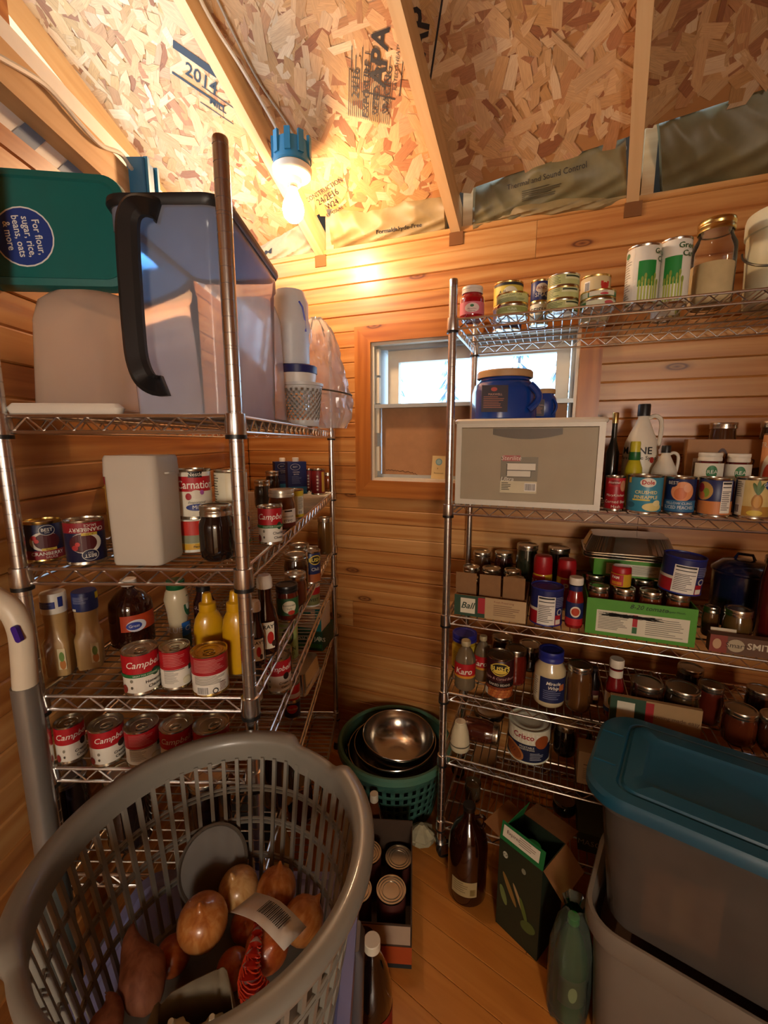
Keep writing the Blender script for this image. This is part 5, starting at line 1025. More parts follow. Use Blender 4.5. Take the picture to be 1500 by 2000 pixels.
bottle(spot('L3', 218, 306, 1128, .985), [(.9, 0), (1, .03), (1, .55), (.95, .66), (.6, .80), (.30, .87), (.28, .93)], mat('#2c0f08', .1, coat=.9), 'large dark syrup bottle with an orange label', ('cap', [(.34, .90), (.36, .91), (.36, .99), (.32, 1)], '#e6dfd4'), [('r', -30, 75, .28, .52, '#c2451c'), ('e', 10, .36, 26, .09, '#e4e4ea'), ('e', 4, .36, 20, .06, '#2a3f9a'), ('t', 4, .36, .06, 'Great', '#f0f0f0')], dr=1.004, name='syrup_bottle')
bottle(spot('L3', 328, 378, 1130, .94), [(.75, 0), (.8, .03), (.72, .35), (.85, .6), (1, .74), (.85, .84), (.7, .88)], mat('#cbbf9e', .3, coat=.4), 'blue cheese dressing bottle with a green cap', ('cap', [(.72, .88), (.74, .885), (.72, .99), (.66, 1)], '#11552c'), [('e', 58, .66, 26, .14, '#1f5a3a'), ('e', 58, .68, 14, .08, '#dfe8d8'), ('r', 14, 90, .26, .44, '#1f66b8'), ('t', 46, .35, .10, 'BLUE CHEESE', '#e8eef4'), ('r', 14, 90, .08, .26, '#2f4a2c')], name='dressing_bottle', dr=.92)
bottle(spot('L3', 382, 424, 1142, 1.02), [(.95, 0), (1, .03), (1, .7), (.7, .82), (.6, .9)], mat('#2a1216', .2, coat=.7), 'dark bottle behind the yellow mustard', ('cap', [(.65, .9), (.65, 1)], '#151312'), [('t', -5, .62, .09, 'GULDENS', '#c8a8a0')], name='sauce_bottle', dr=1.004)
MUS = mat('#cf9c12', .3, coat=.5)
for sp_, lab, tn in ((spot('L3', 383, 443, 1156, .885), 'yellow mustard squeeze bottle behind the soup cans', 10), (spot('L3', 438, 492, 1152, .855), 'yellow mustard squeeze bottle right behind the front post', -20)):
    bottle(sp_, [(.85, 0), (.95, .02), (1, .1), (1, .45), (.98, .55), (.86, .66), (.62, .74), (.5, .76)], MUS, lab, ('cap', [(.56, .76), (.58, .77), (.56, .86), (.36, .88), (.28, .985), (.22, 1)], MUS), (), tn, 'mustard bottles', name='mustard_bottle', sq=.72)
soup(spot('L3', 243, 317, 1262, .79), 'chicken noodle soup can at the left of the front three', 4, ('Homestyle', 'Chicken'), green=True)
soup(spot('L3', 316, 377, 1258, .805), 'soup can turned to its back label, middle of the front three', 0, side=True)
P, r, h = spot('L3', 377, 449, 1266, .79)
can((P, r, h), CREAM, [('r', -180, 180, .52, .955, '#a81a22')] + lines(-55, 55, .58, .9, 9, '#d8a49a', .24) + lines(-55, 55, .28, .5, 7, '#6c675c', .35) + bars(-48, -6, .05, .26, 16) + [('e', 12, .13, 9, .07, '#2a2a28'), ('e', 12, .13, 6, .045, '#e9e3d2')] + lines(26, 58, .08, .3, 6, '#7a3a34', .35, 4), 'soup can with barcode and recycling mark facing out, gold top', 0, 'red and white soup cans', tab=True, lid=GOLD)
BBQ = mat('#2a0c08', .1, coat=.9); bbp = [(.85, 0), (.95, .02), (1, .08), (1, .42), (.85, .52), (.62, .64), (.56, .70), (.56, .84)]
RAY = [('r', -38, 38, .10, .44, '#e9dfc4'), ('t', 0, .38, .07, "RAY'S", '#241c18', {'b': .02}), ('e', 0, .24, 16, .08, '#c22418'), ('e', 16, .16, 12, .04, '#3a2418')]
bottle(spotz(499, 546, 1122, 1272, zof('L3')), bbp, BBQ, 'barbecue sauce bottle with a white cap right of the front post', ('cap', [(.62, .84), (.66, .85), (.64, .95), (.5, 1)], '#e6dfd0'), [(q[0], q[1] + 18) + q[2:] for q in RAY], 0, 'barbecue sauce bottles', sq=.75)
bottle(spotz(488, 520, 1172, 1296, zof('L3')), bbp, BBQ, 'shorter barbecue sauce bottle against the front post', ('cap', [(.62, .84), (.66, .85), (.64, .95), (.5, 1)], '#e6dfd0'), RAY, 10, 'barbecue sauce bottles', sq=.75)
jar(spotz(540, 584, 1140, 1205, zof('L3')), '#5c1a10', 'restaurant style salsa jar with a black lid', lid=mat('#1a1a1a', .3), wide=.97, lidh=.022, name='salsa_jar', items=[('r', -60, 80, .2, .8, '#2c5a30'), ('e', 10, .5, 36, .22, '#e6ddbc'), ('t', 10, .56, .1, 'Restaurant', '#2a3a1c'), ('t', 10, .44, .1, 'Style', '#2a3a1c'), ('e', 20, .3, 18, .08, '#b83020')])
for x0, x1, yt, X_, c, lab in ((556, 600, 1118, 1178, '#5a2a14', 'brown jar just behind the salsa jar'), (556, 604, 1080, 1150, '#4a3018', 'brown jar with a wide silver lid behind the salsa jar'), (566, 606, 1062, 1126, '#3c2414', 'dark jar at the back between brown jars and bean can'), (621, 650, 1010, 1080, '#6a4a22', 'tall amber jar in the rear corner of the third left shelf')):
    jar(spotz(x0, x1, yt, X_, zof('L3')), c, lab, wide=.94)
can(spotz(590, 627, 1074, 1135, zof('L3')), '#1c2a5c', [('e', 30, .74, 40, .15, '#e2c24a'), ('e', 30, .74, 34, .12, '#17140f'), ('t', 34, .74, .16, "BUSH'S", '#f0d860', {'b': .02}), ('r', -60, 80, .05, .3, '#a85a2a'), ('t', 26, .45, .14, 'Chili', '#e8e0cc')], 'navy bean can with a yellow oval near the rear post', 0)
# fourth shelf, front cans
for k, (x0, x1, yt, lab, sd, lo, tn) in enumerate(((112, 172, 1408, 'leftmost soup can on the fourth left shelf', False, ('Cream of', 'Chicken'), 8), (178, 249, 1412, 'soup can on the fourth left shelf, second from the left', False, ('Cream of', 'Chicken'), 6), (248, 317, 1414, 'soup can on the fourth left shelf showing its back label', True, ('', ''), 0), (316, 383, 1414, 'soup can on the fourth left shelf, fourth from the left', False, ('Cream of', 'Mushroom'), -12), (381, 452, 1414, 'soup can on the fourth left shelf, nearest the front post', False, ('Cream of', 'Chicken'), 30))):
    soup(spot('L4', x0, x1, yt - 4, .792), lab, tn, lo, sd)
Z4 = zof('L4'); Z5 = zof('L5'); Z6 = zof('L6')
soup(spotz(520, 570, 1278, 1342, Z4), 'soup can at the long edge of the fourth left shelf', -4, ('Cream of', 'Celery'))
P, r, h = spotz(568, 606, 1205, 1284, Z4); P.x -= .036
can((P, r * 1.05, h), '#9aa860', [('e', 0, .62, 34, .2, '#1c2418'), ('e', 0, .62, 24, .13, '#6a7a3c'), ('t', 0, .3, .12, 'GREEN', '#22301a', {'b': .02}), ('t', 0, .18, .1, 'OLIVES', '#22301a')], 'pale green can with a black oval on the fourth left shelf', 0)
can(spotz(486, 514, 1290, 1368, Z4), '#d8ccb0', [('r', -180, 180, .5, .95, '#2a2420')], 'cream and black can behind the front post on the fourth left shelf', 0)
jar(spotz(545, 572, 1262, 1316, Z4), '#2a1712', 'dark jar beside the celery soup can', wide=.95)
P = onz(626, 1262, Z5); gbx = carton((-.345, 1.74, Z5), R(-12), .12, .14, .085, '#1c4a30', 'dark green mason jar carton on the fifth left shelf', items=[('t', 0, .62, .3, 'MASON JARS', '#dfe6d0', {'b': .01}), ('r', -46, 46, .14, .36, '#3f8a4c'), ('e', 38, .64, 6, .14, '#9ac8a0')], name='jar_carton')
carton((-.345, 1.745, Z5 + .0858), R(-12), .11, .11, .10, '#d8c9b0', 'teal and cream box on the mason jar carton', items=[('r', 26, 50, 0, 1, '#1c8a8a'), ('r', -50, 50, 0, .12, '#1c8a8a'), ('r', -40, 8, .74, .86, '#1c8a8a'), ('t', 38, .55, .2, 'Cards', '#eef4f0', {'rot': 90})] + lines(-40, 18, .3, .66, 6, '#c0564a', .3), name='small_box')
can((Vector((-.312, 1.64, Z4)), .034, .08), '#7a7a4a', [('r', -180, 180, .6, .95, '#b01c20'), ('t', 10, .34, .2, 'SWEET', '#1c1c14', {'b': .02})], 'small red and green can at the rear of the fourth left shelf', 0, lid=mat('#d8d4c8', .4))
t = thing('loaf_pan', 'shiny metal loaf pan upside down on the fifth left shelf', 'pan', (-.335, 1.50, Z5), R(-8)); b = MB(); b.loft([(.115, .2, .012, 0), (.115, .2, .012, .003), (.10, .18, .014, .004), (.088, .165, .016, .07)], STEEL, 6); b.build('pan_body', t)
for k in range(2):
    P = onz(592, 1396, Z5); P.x -= .035
    can((P + Vector((0, 0, k * .0606)), .027, .06), '#1c2450' if k == 0 else '#c8201c', [('e', 0, .6, 40, .25, '#c82a20'), ('t', 0, .6, .2, 'Deviled', '#f0e6d0')] if k == 0 else [('r', -180, 180, .2, .45, '#e8e0d0')], ('lower navy', 'upper red')[k] + ' small tin of the pair at the shelf edge above the steel bowls', 0, 'small tins by the bowls')
for k, (x, y, r_, hh, c, lab) in enumerate(((415, 1640, .045, .17, '#2a1610', 'dark jar behind the grey basket, left of the front post'), (250, 1650, .045, .17, '#1e1410', 'dark jar behind the grey basket, second from the left'), (130, 1650, .045, .17, '#241812', 'dark jar behind the grey basket, leftmost'), (545, 1560, .042, .16, '#3a2414', 'brown jar behind the grey basket, right of the front post'))):
    p = onz(x, y, Z5)
    if p.y < .83: p.y = .84; 
    jar((p, r_, hh), c, lab, wide=.93)
p = onz(628, 1620, Z6); p = Vector((-.33, 1.12, Z6))
bottle((p, .035, .24), [(.9, 0), (1, .03), (1, .6), (.5, .82), (.4, .9)], mat('#b8a878', .2, coat=.5), 'pale bottle with a white cap low behind the grey basket', ('cap', [(.46, .89), (.46, 1)], '#e6e0cc'), [('r', -50, 50, .15, .5, '#dcd6a8')], name='juice_bottle')
jar((Vector((-.33, .98, Z6)), .05, .16), '#3c1c14', 'dark jar on the bottom left shelf, nearest', wide=.93); carton((-.46, 1.2, Z6), 0, .12, .2, .16, '#27405a', 'navy box on the bottom left shelf')
jar((Vector((-.32, 1.36, Z6)), .045, .16), '#5a1a14', 'red jar on the bottom left shelf', wide=.93)

# ================================================================== grey basket in front
BC = Vector((-.246, .513)); BZ0, BZ1 = .7065, .995; RT, RB = .202, .157
GREYP = mat('#7f7c72', .38, coat=.15)
t = thing('laundry_basket', 'round grey plastic laundry basket full of onions in the foreground', 'basket', (BC.x, BC.y, BZ0)); HB = BZ1 - BZ0
def dip(a):
    a = (a % (2 * math.pi)); s = 0
    for c in (R(55), R(235)):
        d = abs((a - c + math.pi) % (2 * math.pi) - math.pi); s = max(s, 1 - min(1, max(0, (d - R(12)) / R(4.5))))
    return s
na = 144; prof = [(-.006, -.040), (.000, -.040), (.003, -.012), (.016, -.016), (.0225, -.010), (.023, -.003), (.017, .003), (.004, .004), (-.004, .000), (-.007, -.010)]
b = MB(); vs = []; m_ = len(prof)
for i in range(na):
    a = 2 * math.pi * i / na; dp = dip(a)
    for (dr, dz) in prof: rr = RT + dr * (1 - .35 * dp) - .004 * dp; vs.append((rr * math.cos(a), rr * math.sin(a) * 1.03, HB + dz - .010 * dp))
b.add(vs, [(i * m_ + k, ((i + 1) % na) * m_ + k, ((i + 1) % na) * m_ + (k + 1) % m_, i * m_ + (k + 1) % m_) for i in range(na) for k in range(m_)], GREYP); b.build('rim', t, 50)
sl = MB(); X0, X1 = RT - .004, RB + .002; L_ = HB - .040
sl.add([(X0, -.0032, L_ + .006), (X0, .0032, L_ + .006), (X0 + .007, .0032, L_ + .006), (X0 + .007, -.0032, L_ + .006), (X1, -.003, .006), (X1, .003, .006), (X1 + .006, .003, .006), (X1 + .006, -.003, .006)], [(0, 1, 2, 3), (7, 6, 5, 4), (0, 4, 5, 1), (1, 5, 6, 2), (2, 6, 7, 3), (3, 7, 4, 0)], GREYP); sme = sl.mesh('slat', 0)
for i in range(54):
    a = 2 * math.pi * i / 54
    q = share('slat', sme, t, None, (0, 0, a)); q.scale = (1, 1, 1)
for f_ in (.30, .55, .78):
    b = MB(); rr = X1 + (X0 - X1) * f_ + .0035
    for dz in (-.004, .004): b.tube([(rr * math.cos(a), rr * math.sin(a) * (1 + .03 * f_), L_ * f_ + dz) for a in [2 * math.pi * k / 72 for k in range(72)]], .0026, 5, GREYP, closed=True)
    b.build('ring', t)
b = MB(); b.lathe([(0, .0), (RB + .006, 0), (RB + .010, .004), (RB + .008, .012), (RB - .002, .012), (RB - .004, .004), (0, .004)], 60, GREYP); b.build('base', t)
BF = BZ0 + .0045
# onions
def onion_mat(name, c1, c2, c3):
    m = bpy.data.materials.new(name); nt, N, L, bs = nodes(m); tc = N.new('ShaderNodeTexCoord'); mp = N.new('ShaderNodeMapping'); mp.inputs['Scale'].default_value = (60, 60, 6); L.new(tc.outputs['Object'], mp.inputs['Vector'])
    nz = N.new('ShaderNodeTexNoise'); nz.inputs['Scale'].default_value = 1.6; nz.inputs['Detail'].default_value = 4; nz.inputs['Distortion'].default_value = .6; L.new(mp.outputs[0], nz.inputs['Vector'])
    rp = ramp(nt, nz.outputs['Fac'], [(.25, c1), (.5, c2), (.8, c3)]); L.new(rp.outputs['Color'], bs.inputs['Base Color']); bs.inputs['Roughness'].default_value = .32; bs.inputs['Coat Weight'].default_value = .4; return m
ON1 = onion_mat('onion_skin_brown', '#a2561f', '#c47c3c', '#d8a062'); ON2 = onion_mat('onion_skin_gold', '#a8703a', '#c89a5c', '#dcb880'); ON3 = onion_mat('onion_skin_red', '#9c3c16', '#b85824', '#cc783c')
def onion(px, py, r, zc, m, label, tilt=(0, 0, 0)):
    p = onz(px, py, zc); t = thing('onion', label, 'onion', p, group='onions in the grey basket'); t.rotation_euler = tilt
    b = MB(); n = 12; pr = [(0, -r * .93)]
    for k in range(1, n):
        a = math.pi * k / n; pr.append((r * math.sin(a) * (1 + .03 * math.cos(2 * a)), -r * .95 * math.cos(a)))
    pr += [(r * .16, r * 1.0), (r * .10, r * 1.12), (r * .05, r * 1.22), (0, r * 1.24)]
    b.lathe(pr, 26, m); b.build('bulb_skin', t, 80)
    b = MB(); rr = random.Random(int(px))
    for k in range(7): a = rr.uniform(0, 6.28); b.tube([(0, 0, -r * .90), (r * .08 * math.cos(a), r * .08 * math.sin(a), -r * 1.0 - rr.uniform(0, .004))], .0009, 4, mat('#a08860', .9))
    b.build('root_tuft', t)
onion(466, 1735, .034, .774, ON2, 'pale gold onion at the back of the heap', (.2, -.2, 0))
onion(540, 1736, .034, .778, ON1, 'brown onion at the back right of the heap', (-.3, .25, .4))
onion(396, 1800, .039, .790, ON1, 'brown onion leaning on the grey oval lid', (.15, -.15, 1))
onion(482, 1806, .027, .742, ON3, 'reddish onion in the middle of the heap', (.6, .2, 0))
onion(592, 1797, .034, .768, ON1, 'brown onion at the right against the slats', (.9, .4, 2))
onion(522, 1848, .033, .790, ON3, 'red onion inside the net under the white tag', (.4, .6, 0))
onion(338, 1866, .027, .742, ON3, 'small reddish onion beside the sweet potato', (.4, -.6, 0))
onion(456, 1892, .026, .740, ON3, 'red onion at the front right of the heap', (.4, -.6, 2))
# tag and net
p = onz(525, 1790, .825); t = thing('price_tag', 'white paper tag with a barcode on the onion net', 'tag', p, R(-25)); b = MB(); vs = []; n = 8
for i in range(n + 1):
    u = i / n - .5
    for v in (-.5, .5): vs.append((u * .10, v * .052, .010 * math.cos(u * 3.2) - v * .022 - .02 * max(0, u)))
b.add(vs, [(2 * i, 2 * i + 2, 2 * i + 3, 2 * i + 1) for i in range(n)], mat('#e6dfd0', .55)); o = b.build('tag_paper', t); md = o.modifiers.new('thick', 'SOLIDIFY'); md.thickness = .0008
b = MB()
for k in range(16):
    u = -.012 + k * .0026; uu = u / .10; b.add([(u, -.012, .0112 * math.cos(uu * 3.2) + .0053 - .02 * max(0, uu)), (u + .0012 + .0006 * (k % 2), -.012, .0112 * math.cos(uu * 3.2) + .0053 - .02 * max(0, uu)), (u + .0012 + .0006 * (k % 2), .016, .0112 * math.cos(uu * 3.2) - .0065 - .02 * max(0, uu)), (u, .016, .0112 * math.cos(uu * 3.2) - .0065 - .02 * max(0, uu))], [(0, 1, 2, 3)], mat('#161412', .6))
o = b.build('barcode', t, 0); o.location.z = .0014; o['kind'] = 'stuff'
NET = seethrough('red_net', '#d0381c', .62, rough=.4, gloss=.1, trl=.5)
p = onz(500, 1900, .80); t = thing('net_bag', 'gathered red plastic net neck lying on the onions', 'net bag', p); b = MB(); pts = smoothpath([onz(505, 1800, .826) - p, onz(500, 1840, .829) - p, onz(492, 1880, .822) - p, onz(488, 1920, .808) - p, onz(500, 1950, .788) - p], 6)
b.tube(pts, .01, 9, NET, radii=[.004 + .016 * (i / len(pts)) ** 1.2 + .003 * math.sin(i * 2.1) for i in range(len(pts))]); b.build('net_neck', t)
b = MB()
for s in range(9):
    a0 = 2 * math.pi * s / 9; b.tube([q + Vector((math.cos(a0 + i * .5), math.sin(a0 + i * .5), .4)) * (.0045 + .016 * (i / len(pts)) ** 1.2) for i, q in enumerate(pts)], .0009, 4, mat('#d8401f', .5))
b.build('net_strands', t)['kind'] = 'stuff'
# grey oval lid
p = onz(388, 1822, .742); t = thing('oval_cover', 'grey oval plastic lid standing upright behind the onions', 'lid', p + Vector((0, .040, .004))); t.rotation_euler = (R(66), R(10), R(18))
b = MB(); b.lathe([(0, -.004), (.050, -.004), (.056, -.002), (.058, .003), (.055, .005), (.052, .001), (0, .001)], 44, mat('#5f584e', .5), Matrix.Translation((0, .058, 0)), 1.14); b.build('lid_disc', t)
# sweet potatoes
SP = onion_mat('sweet_potato_skin', '#6e3e26', '#885034', '#9c6444'); SP.node_tree.nodes['Principled BSDF'].inputs['Coat Weight'].default_value = 0; SP.node_tree.nodes['Principled BSDF'].inputs['Roughness'].default_value = .7
def tuber(p0, p1, rmax, label, seed):
    p0, p1 = Vector(p0), Vector(p1); c = (p0 + p1) / 2; t = thing('sweet_potato', label, 'sweet potato', c, group='sweet potatoes in the basket'); n = 16; rr = random.Random(seed); pts = []; rad = []
    sd = (p1 - p0).cross(Vector((0, 0, 1))).normalized()
    for i in range(n + 1):
        f_ = i / n; pts.append(p0.lerp(p1, f_) - c + sd * .010 * math.sin(f_ * 5 + seed)); rad.append(max(.0025, rmax * min(1, (f_ * 1.7 + .02) ** .8) * (1 - max(0, (f_ - .75) / .27) ** 2) ** .5 * (1 + .06 * math.sin(f_ * 13 + seed))))
    b = MB(); b.tube(pts, .02, 18, SP, radii=rad); b.build('tuber_skin', t, 80)
    b = MB(); b.tube([pts[0], pts[0] - (pts[1] - pts[0]) * .7], .0012, 5, mat('#5a3a22', .9)); b.build('root_tip', t)
tuber(onz(272, 1800, .815), onz(262, 1985, .752), .030, 'long sweet potato pointing up beside the paper bag', 1)
tuber(onz(196, 1950, .79), onz(222, 2060, .752), .026, 'sweet potato at the left side of the basket', 4)
# paper bag with garlic
BAG = mat('#8d8068', .85, noise=.3); BAGI = mat('#7a6a3c', .85)
p = onz(372, 1985, .79); t = thing('paper_bag', 'torn open grey paper bag lying in the basket front', 'paper bag', (p.x, p.y, BF + .002), R(20)); b = MB(); w2_, d2_, h2_ = .10, .075, .085; vs = []; n = 28; rr = random.Random(2)
for lv in range(4):
    for i in range(n):
        a = 2 * math.pi * i / n; c_, s_ = math.cos(a), math.sin(a); e_ = .45; f_ = lv / 3
        vs.append(((w2_ / 2 + .006 * math.sin(3 * a + lv)) * math.copysign(abs(c_) ** e_, c_), (d2_ / 2 + .004 * math.sin(5 * a)) * math.copysign(abs(s_) ** e_, s_), h2_ * f_ + (.014 * math.sin(2 * a + .6) + rr.uniform(-.002, .002) if lv == 3 else 0)))
b.add(vs, [(l * n + i, l * n + (i + 1) % n, (l + 1) * n + (i + 1) % n, (l + 1) * n + i) for l in range(3) for i in range(n)] + [tuple(reversed(range(n)))], BAG); o = b.build('bag_paper', t, 40); md = o.modifiers.new('thick', 'SOLIDIFY'); md.thickness = .0012
for k, (dx, dy, dz, lab) in enumerate(((-.024, .004, .044, 'white garlic bulb in the paper bag, left one'), (.026, -.006, .040, 'white garlic bulb in the paper bag, right one'))):
    q = Matrix.Rotation(R(20), 4, 'Z') @ Vector((dx, dy, 0)); g = thing('garlic_bulb', lab, 'garlic', (p.x + q.x, p.y + q.y, BF + dz), group='garlic bulbs'); b = MB(); pr = []
    na = 36; vs = []; prf = [(.004, -.016), (.016, -.014), (.0225, -.004), (.021, .006), (.012, .016), (.005, .022), (.0035, .034)]
    for r_, z_ in prf:
        for i in range(na): a = 2 * math.pi * i / na; rr_ = r_ * (1 + .07 * math.cos(9 * a) * (r_ > .01)); vs.append((rr_ * math.cos(a), rr_ * math.sin(a), z_))
    b.add(vs, [(l * na + i, l * na + (i + 1) % na, (l + 1) * na + (i + 1) % na, (l + 1) * na + i) for l in range(len(prf) - 1) for i in range(na)] + [tuple(reversed(range(na))), tuple(range((len(prf) - 1) * na, len(prf) * na))], mat('#d9cfb0', .5)); b.build('cloves', g, 60)
# ------------------------------------------------------------------ lavender bins under the basket
LAV = mat('#7f84b4', .4, coat=.1); LAVP = seethrough('lavender_plastic', '#8d92c4', .85, rough=.25, gloss=.1, trl=.4)
for k, (z0, lab) in enumerate(((.0, 'lower lavender plastic storage bin standing on the floor'), (.352, 'upper lavender plastic storage bin carrying the grey basket'))):
    t = thing('storage_bin', lab, 'storage bin', (-.272, .455, z0), group='lavender bins under the basket'); w, d, h = .42, .55, .325
    b = MB(); b.loft([(w * .90, d * .92, .04, 0), (w * .91, d * .93, .04, .006), (w * .96, d * .97, .045, h - .02), (w, d, .05, h - .018), (w, d, .05, h)], LAVP, 7, True, True); b.build('bin_body', t)
    b = MB(); b.loft([(w + .006, d + .006, .05, h - .004), (w + .012, d + .012, .05, h + .004), (w + .008, d + .008, .05, h + .016), (w - .03, d - .03, .045, h + .020), (w - .04, d - .04, .045, h + .016), (w - .06, d - .06, .04, h + .016), (w - .065, d - .065, .04, h + .0265)], LAV, 7); b.build('bin_lid', t)
    for sx in (-1, 1):
        b = MB(); b.loft([(.018, .05, .006, h * .38, sx * (w / 2 + .002), .17), (.020, .055, .006, h * .42, sx * (w / 2 + .004), .17), (.020, .055, .006, h * .98, sx * (w / 2 + .008), .17), (.014, .05, .005, h + .012, sx * (w / 2 + .004), .17)], mat('#4d4b4e', .4), 5); b.build('latch', t)
# ------------------------------------------------------------------ upright vacuum stick at the left
VY = .615; top = [ony(-34, 1158, VY), ony(-8, 1170, VY), ony(22, 1192, VY), ony(40, 1230, VY), ony(46, 1280, VY), ony(50, 1350, VY)]
base = top[-1]; t = thing('vacuum_stick', 'white curved vacuum handle with a purple button on a silver tube', 'vacuum', (base.x, base.y, 0)); o_ = Vector((base.x, base.y, 0))
b = MB(); b.tube([q - o_ for q in smoothpath(top, 6)], .0165, 14, mat('#d8cdb6', .4)); hd = b.build('handle_grip', t)
q = ony(34, 1238, VY - .0165) - o_; b = MB(); b.loft([(.009, .026, .0044, -.003), (.009, .026, .0044, .0035)], mat('#3c1f8a', .35), 5, X=Matrix.Translation(q) @ Matrix.Rotation(R(-14), 4, 'Y') @ Matrix.Rotation(math.pi / 2, 4, 'X')); b.build('purple_button', hd)
dv = ony(86, 1600, VY) - base; dv = dv / abs(dv.z); lo = base + dv * .33
b = MB(); b.tube([base - o_ + Vector((0, 0, .01)), lo - o_], .0185, 16, mat('#8f8c86', .35, .6)); b.build('silver_tube', t)
b = MB(); b.tube([lo - o_, lo + dv * (lo.z - .10) - o_], .023, 16, mat('#3f4440', .5)); b.build('dark_tube', t)
e_ = lo + dv * (lo.z - .10) - o_; b = MB(); b.loft([(.06, .14, .02, 0, e_.x - .01, e_.y), (.06, .14, .02, .05, e_.x - .01, e_.y), (.05, .06, .02, .11, e_.x, e_.y)], mat('#35383a', .5), 5); b.build('floor_head', t)

# ================================================================== floor: green basket with bowls
GC = Vector((.020, 1.672, 0)); GH = .285; GT, GB = .228, .172; GREENP = mat('#3a6658', .42)
t = thing('laundry_basket', 'round dark green laundry basket with square holes holding steel bowls', 'basket', GC); b = MB(); na = 80; lv = [.0, .012, .04, .064, .078, .102, .116, .140, .154, .178, .192, .216, .24, GH]; vs = []; fs = []
for z in lv:
    for i in range(na): a = 2 * math.pi * i / na; rr = GB + (GT - GB) * z / GH; vs.append((rr * math.cos(a), rr * math.sin(a), z))
for j in range(len(lv) - 1):
    for i in range(na):
        if j in (2, 4, 6, 8, 10) and i % 2 == 0: continue
        fs.append((j * na + i, j * na + (i + 1) % na, (j + 1) * na + (i + 1) % na, (j + 1) * na + i))
fs.append(tuple(reversed(range(na)))); b.add(vs, fs, GREENP); o = b.build('basket_wall', t); md = o.modifiers.new('thick', 'SOLIDIFY'); md.thickness = .004; md.offset = 0
b = MB(); b.lathe([(GT - .004, GH - .03), (GT + .006, GH - .032), (GT + .014, GH - .022), (GT + .013, GH - .002), (GT + .006, GH + .004), (GT - .004, GH + .003), (GT - .008, GH - .004)], 72, mat('#4f7d68', .4)); b.build('basket_rim', t)
def steelbowl(p, R_, H_, lab, tilt=(0, 0, 0)):
    t = thing('mixing_bowl', lab, 'bowl', p, group='stainless steel mixing bowls'); t.rotation_euler = tilt; b = MB(); pr = [(0, .001)]; n = 10
    for k in range(n + 1):
        a = k / n * math.pi / 2; pr.append((R_ * (.35 + .65 * math.sin(a)) if k else R_ * .3, H_ * (1 - math.cos(a)) * 1.0))
    pr2 = [(r_ - .0015, z_ + .0015) for r_, z_ in reversed(pr[1:])] + [(0, .0025)]
    b.lathe(pr + pr2, 56, STEEL); b.build('bowl_body', t, 60)
    b = MB(); b.tube([(R_ * math.cos(a), R_ * math.sin(a), H_) for a in [2 * math.pi * k / 60 for k in range(60)]], .0026, 6, STEEL, closed=True); b.build('rolled_edge', t)
steelbowl(GC + Vector((0, 0, .11)), .200, .135, 'widest stainless steel bowl in the green basket', (R(2), R(2), 0)); steelbowl(GC + Vector((.006, .006, .158)), .172, .12, 'middle stainless steel bowl in the green basket', (R(2), R(-2), 0)); steelbowl(GC + Vector((.010, .010, .202)), .150, .105, 'smallest and topmost stainless steel bowl in the green basket', (R(3), R(3), 0))
# box of big cans
BXC = mat('#4a3626', .85, noise=.3); t = thing('cardboard_box', 'open cardboard box of big cans on the floor', 'box', (-.044, 1.21, 0), R(-3)); bw, bd, bh = .235, .31, .175; b = MB(); th = .004
b.box((-bw / 2, bd / 2 - th, 0), (bw / 2, bd / 2, bh + .02), BXC).box((-bw / 2, -bd / 2, 0), (-bw / 2 + th, bd / 2, bh), BXC).box((bw / 2 - th, -bd / 2, 0), (bw / 2, bd / 2, bh), BXC).box((-bw / 2, -bd / 2, 0), (bw / 2, -bd / 2 + th, bh * .86), BXC).box((-bw / 2, -bd / 2, 0), (bw / 2, bd / 2, th), BXC); o = b.build('box_body', t, 0)
decal(o, Flat(bw, bh * .86, (0, -bd / 2, 0)), [('r', -50, -22, .5, 1, '#7a2018'), ('r', -12, 48, .55, .98, '#b09a84'), ('r', 12, 50, .1, .5, '#a8461c'), ('r', 12, 50, 0, .1, '#12262c'), ('e', -8, .8, 10, .14, '#3a2418')], 'torn_print')
for k, (x, y, zt, lab) in enumerate(((725, 1670, .155, 'big silver can in the floor box, far left'), (777, 1692, .120, 'big silver can in the floor box, far right and lowest'), (764, 1736, .160, 'big silver can in the floor box, near right'), (700, 1732, .150, 'big silver can in the floor box, near left half under the rim'))):
    p = onz(x, y, zt); p.z = .0046
    if k == 1: p += Vector((.004, .035, 0))
    if k == 0: p += Vector((-.012, .012, 0))
    if k == 3: p += Vector((-.004, -.006, 0))
    r_ = .046; h_ = zt - .0046; q = thing('food_can', lab, 'can', p, .4 * k, 'big cans in the floor box')
    b = MB(); b.lathe([(0, .002), (r_, 0), (r_, .004), (r_ * .97, .006), (r_ * .97, h_ - .006), (r_, h_ - .004), (r_, h_), (r_ * .92, h_), (r_ * .91, h_ - .004), (r_ * .82, h_ - .004), (r_ * .80, h_ - .0015), (r_ * .74, h_ - .0015), (r_ * .72, h_ - .004), (r_ * .64, h_ - .004), (r_ * .62, h_ - .0015), (r_ * .56, h_ - .0015), (r_ * .54, h_ - .0035), (0, h_ - .003)], 44, TIN); b.build('can_body', q)
    b = MB(); b.lathe([(r_ * .975, .008), (r_ * .985, .009), (r_ * .985, h_ - .009), (r_ * .975, h_ - .008)], 40, mat('#5a2a22', .5)); b.build('paper_label', q)
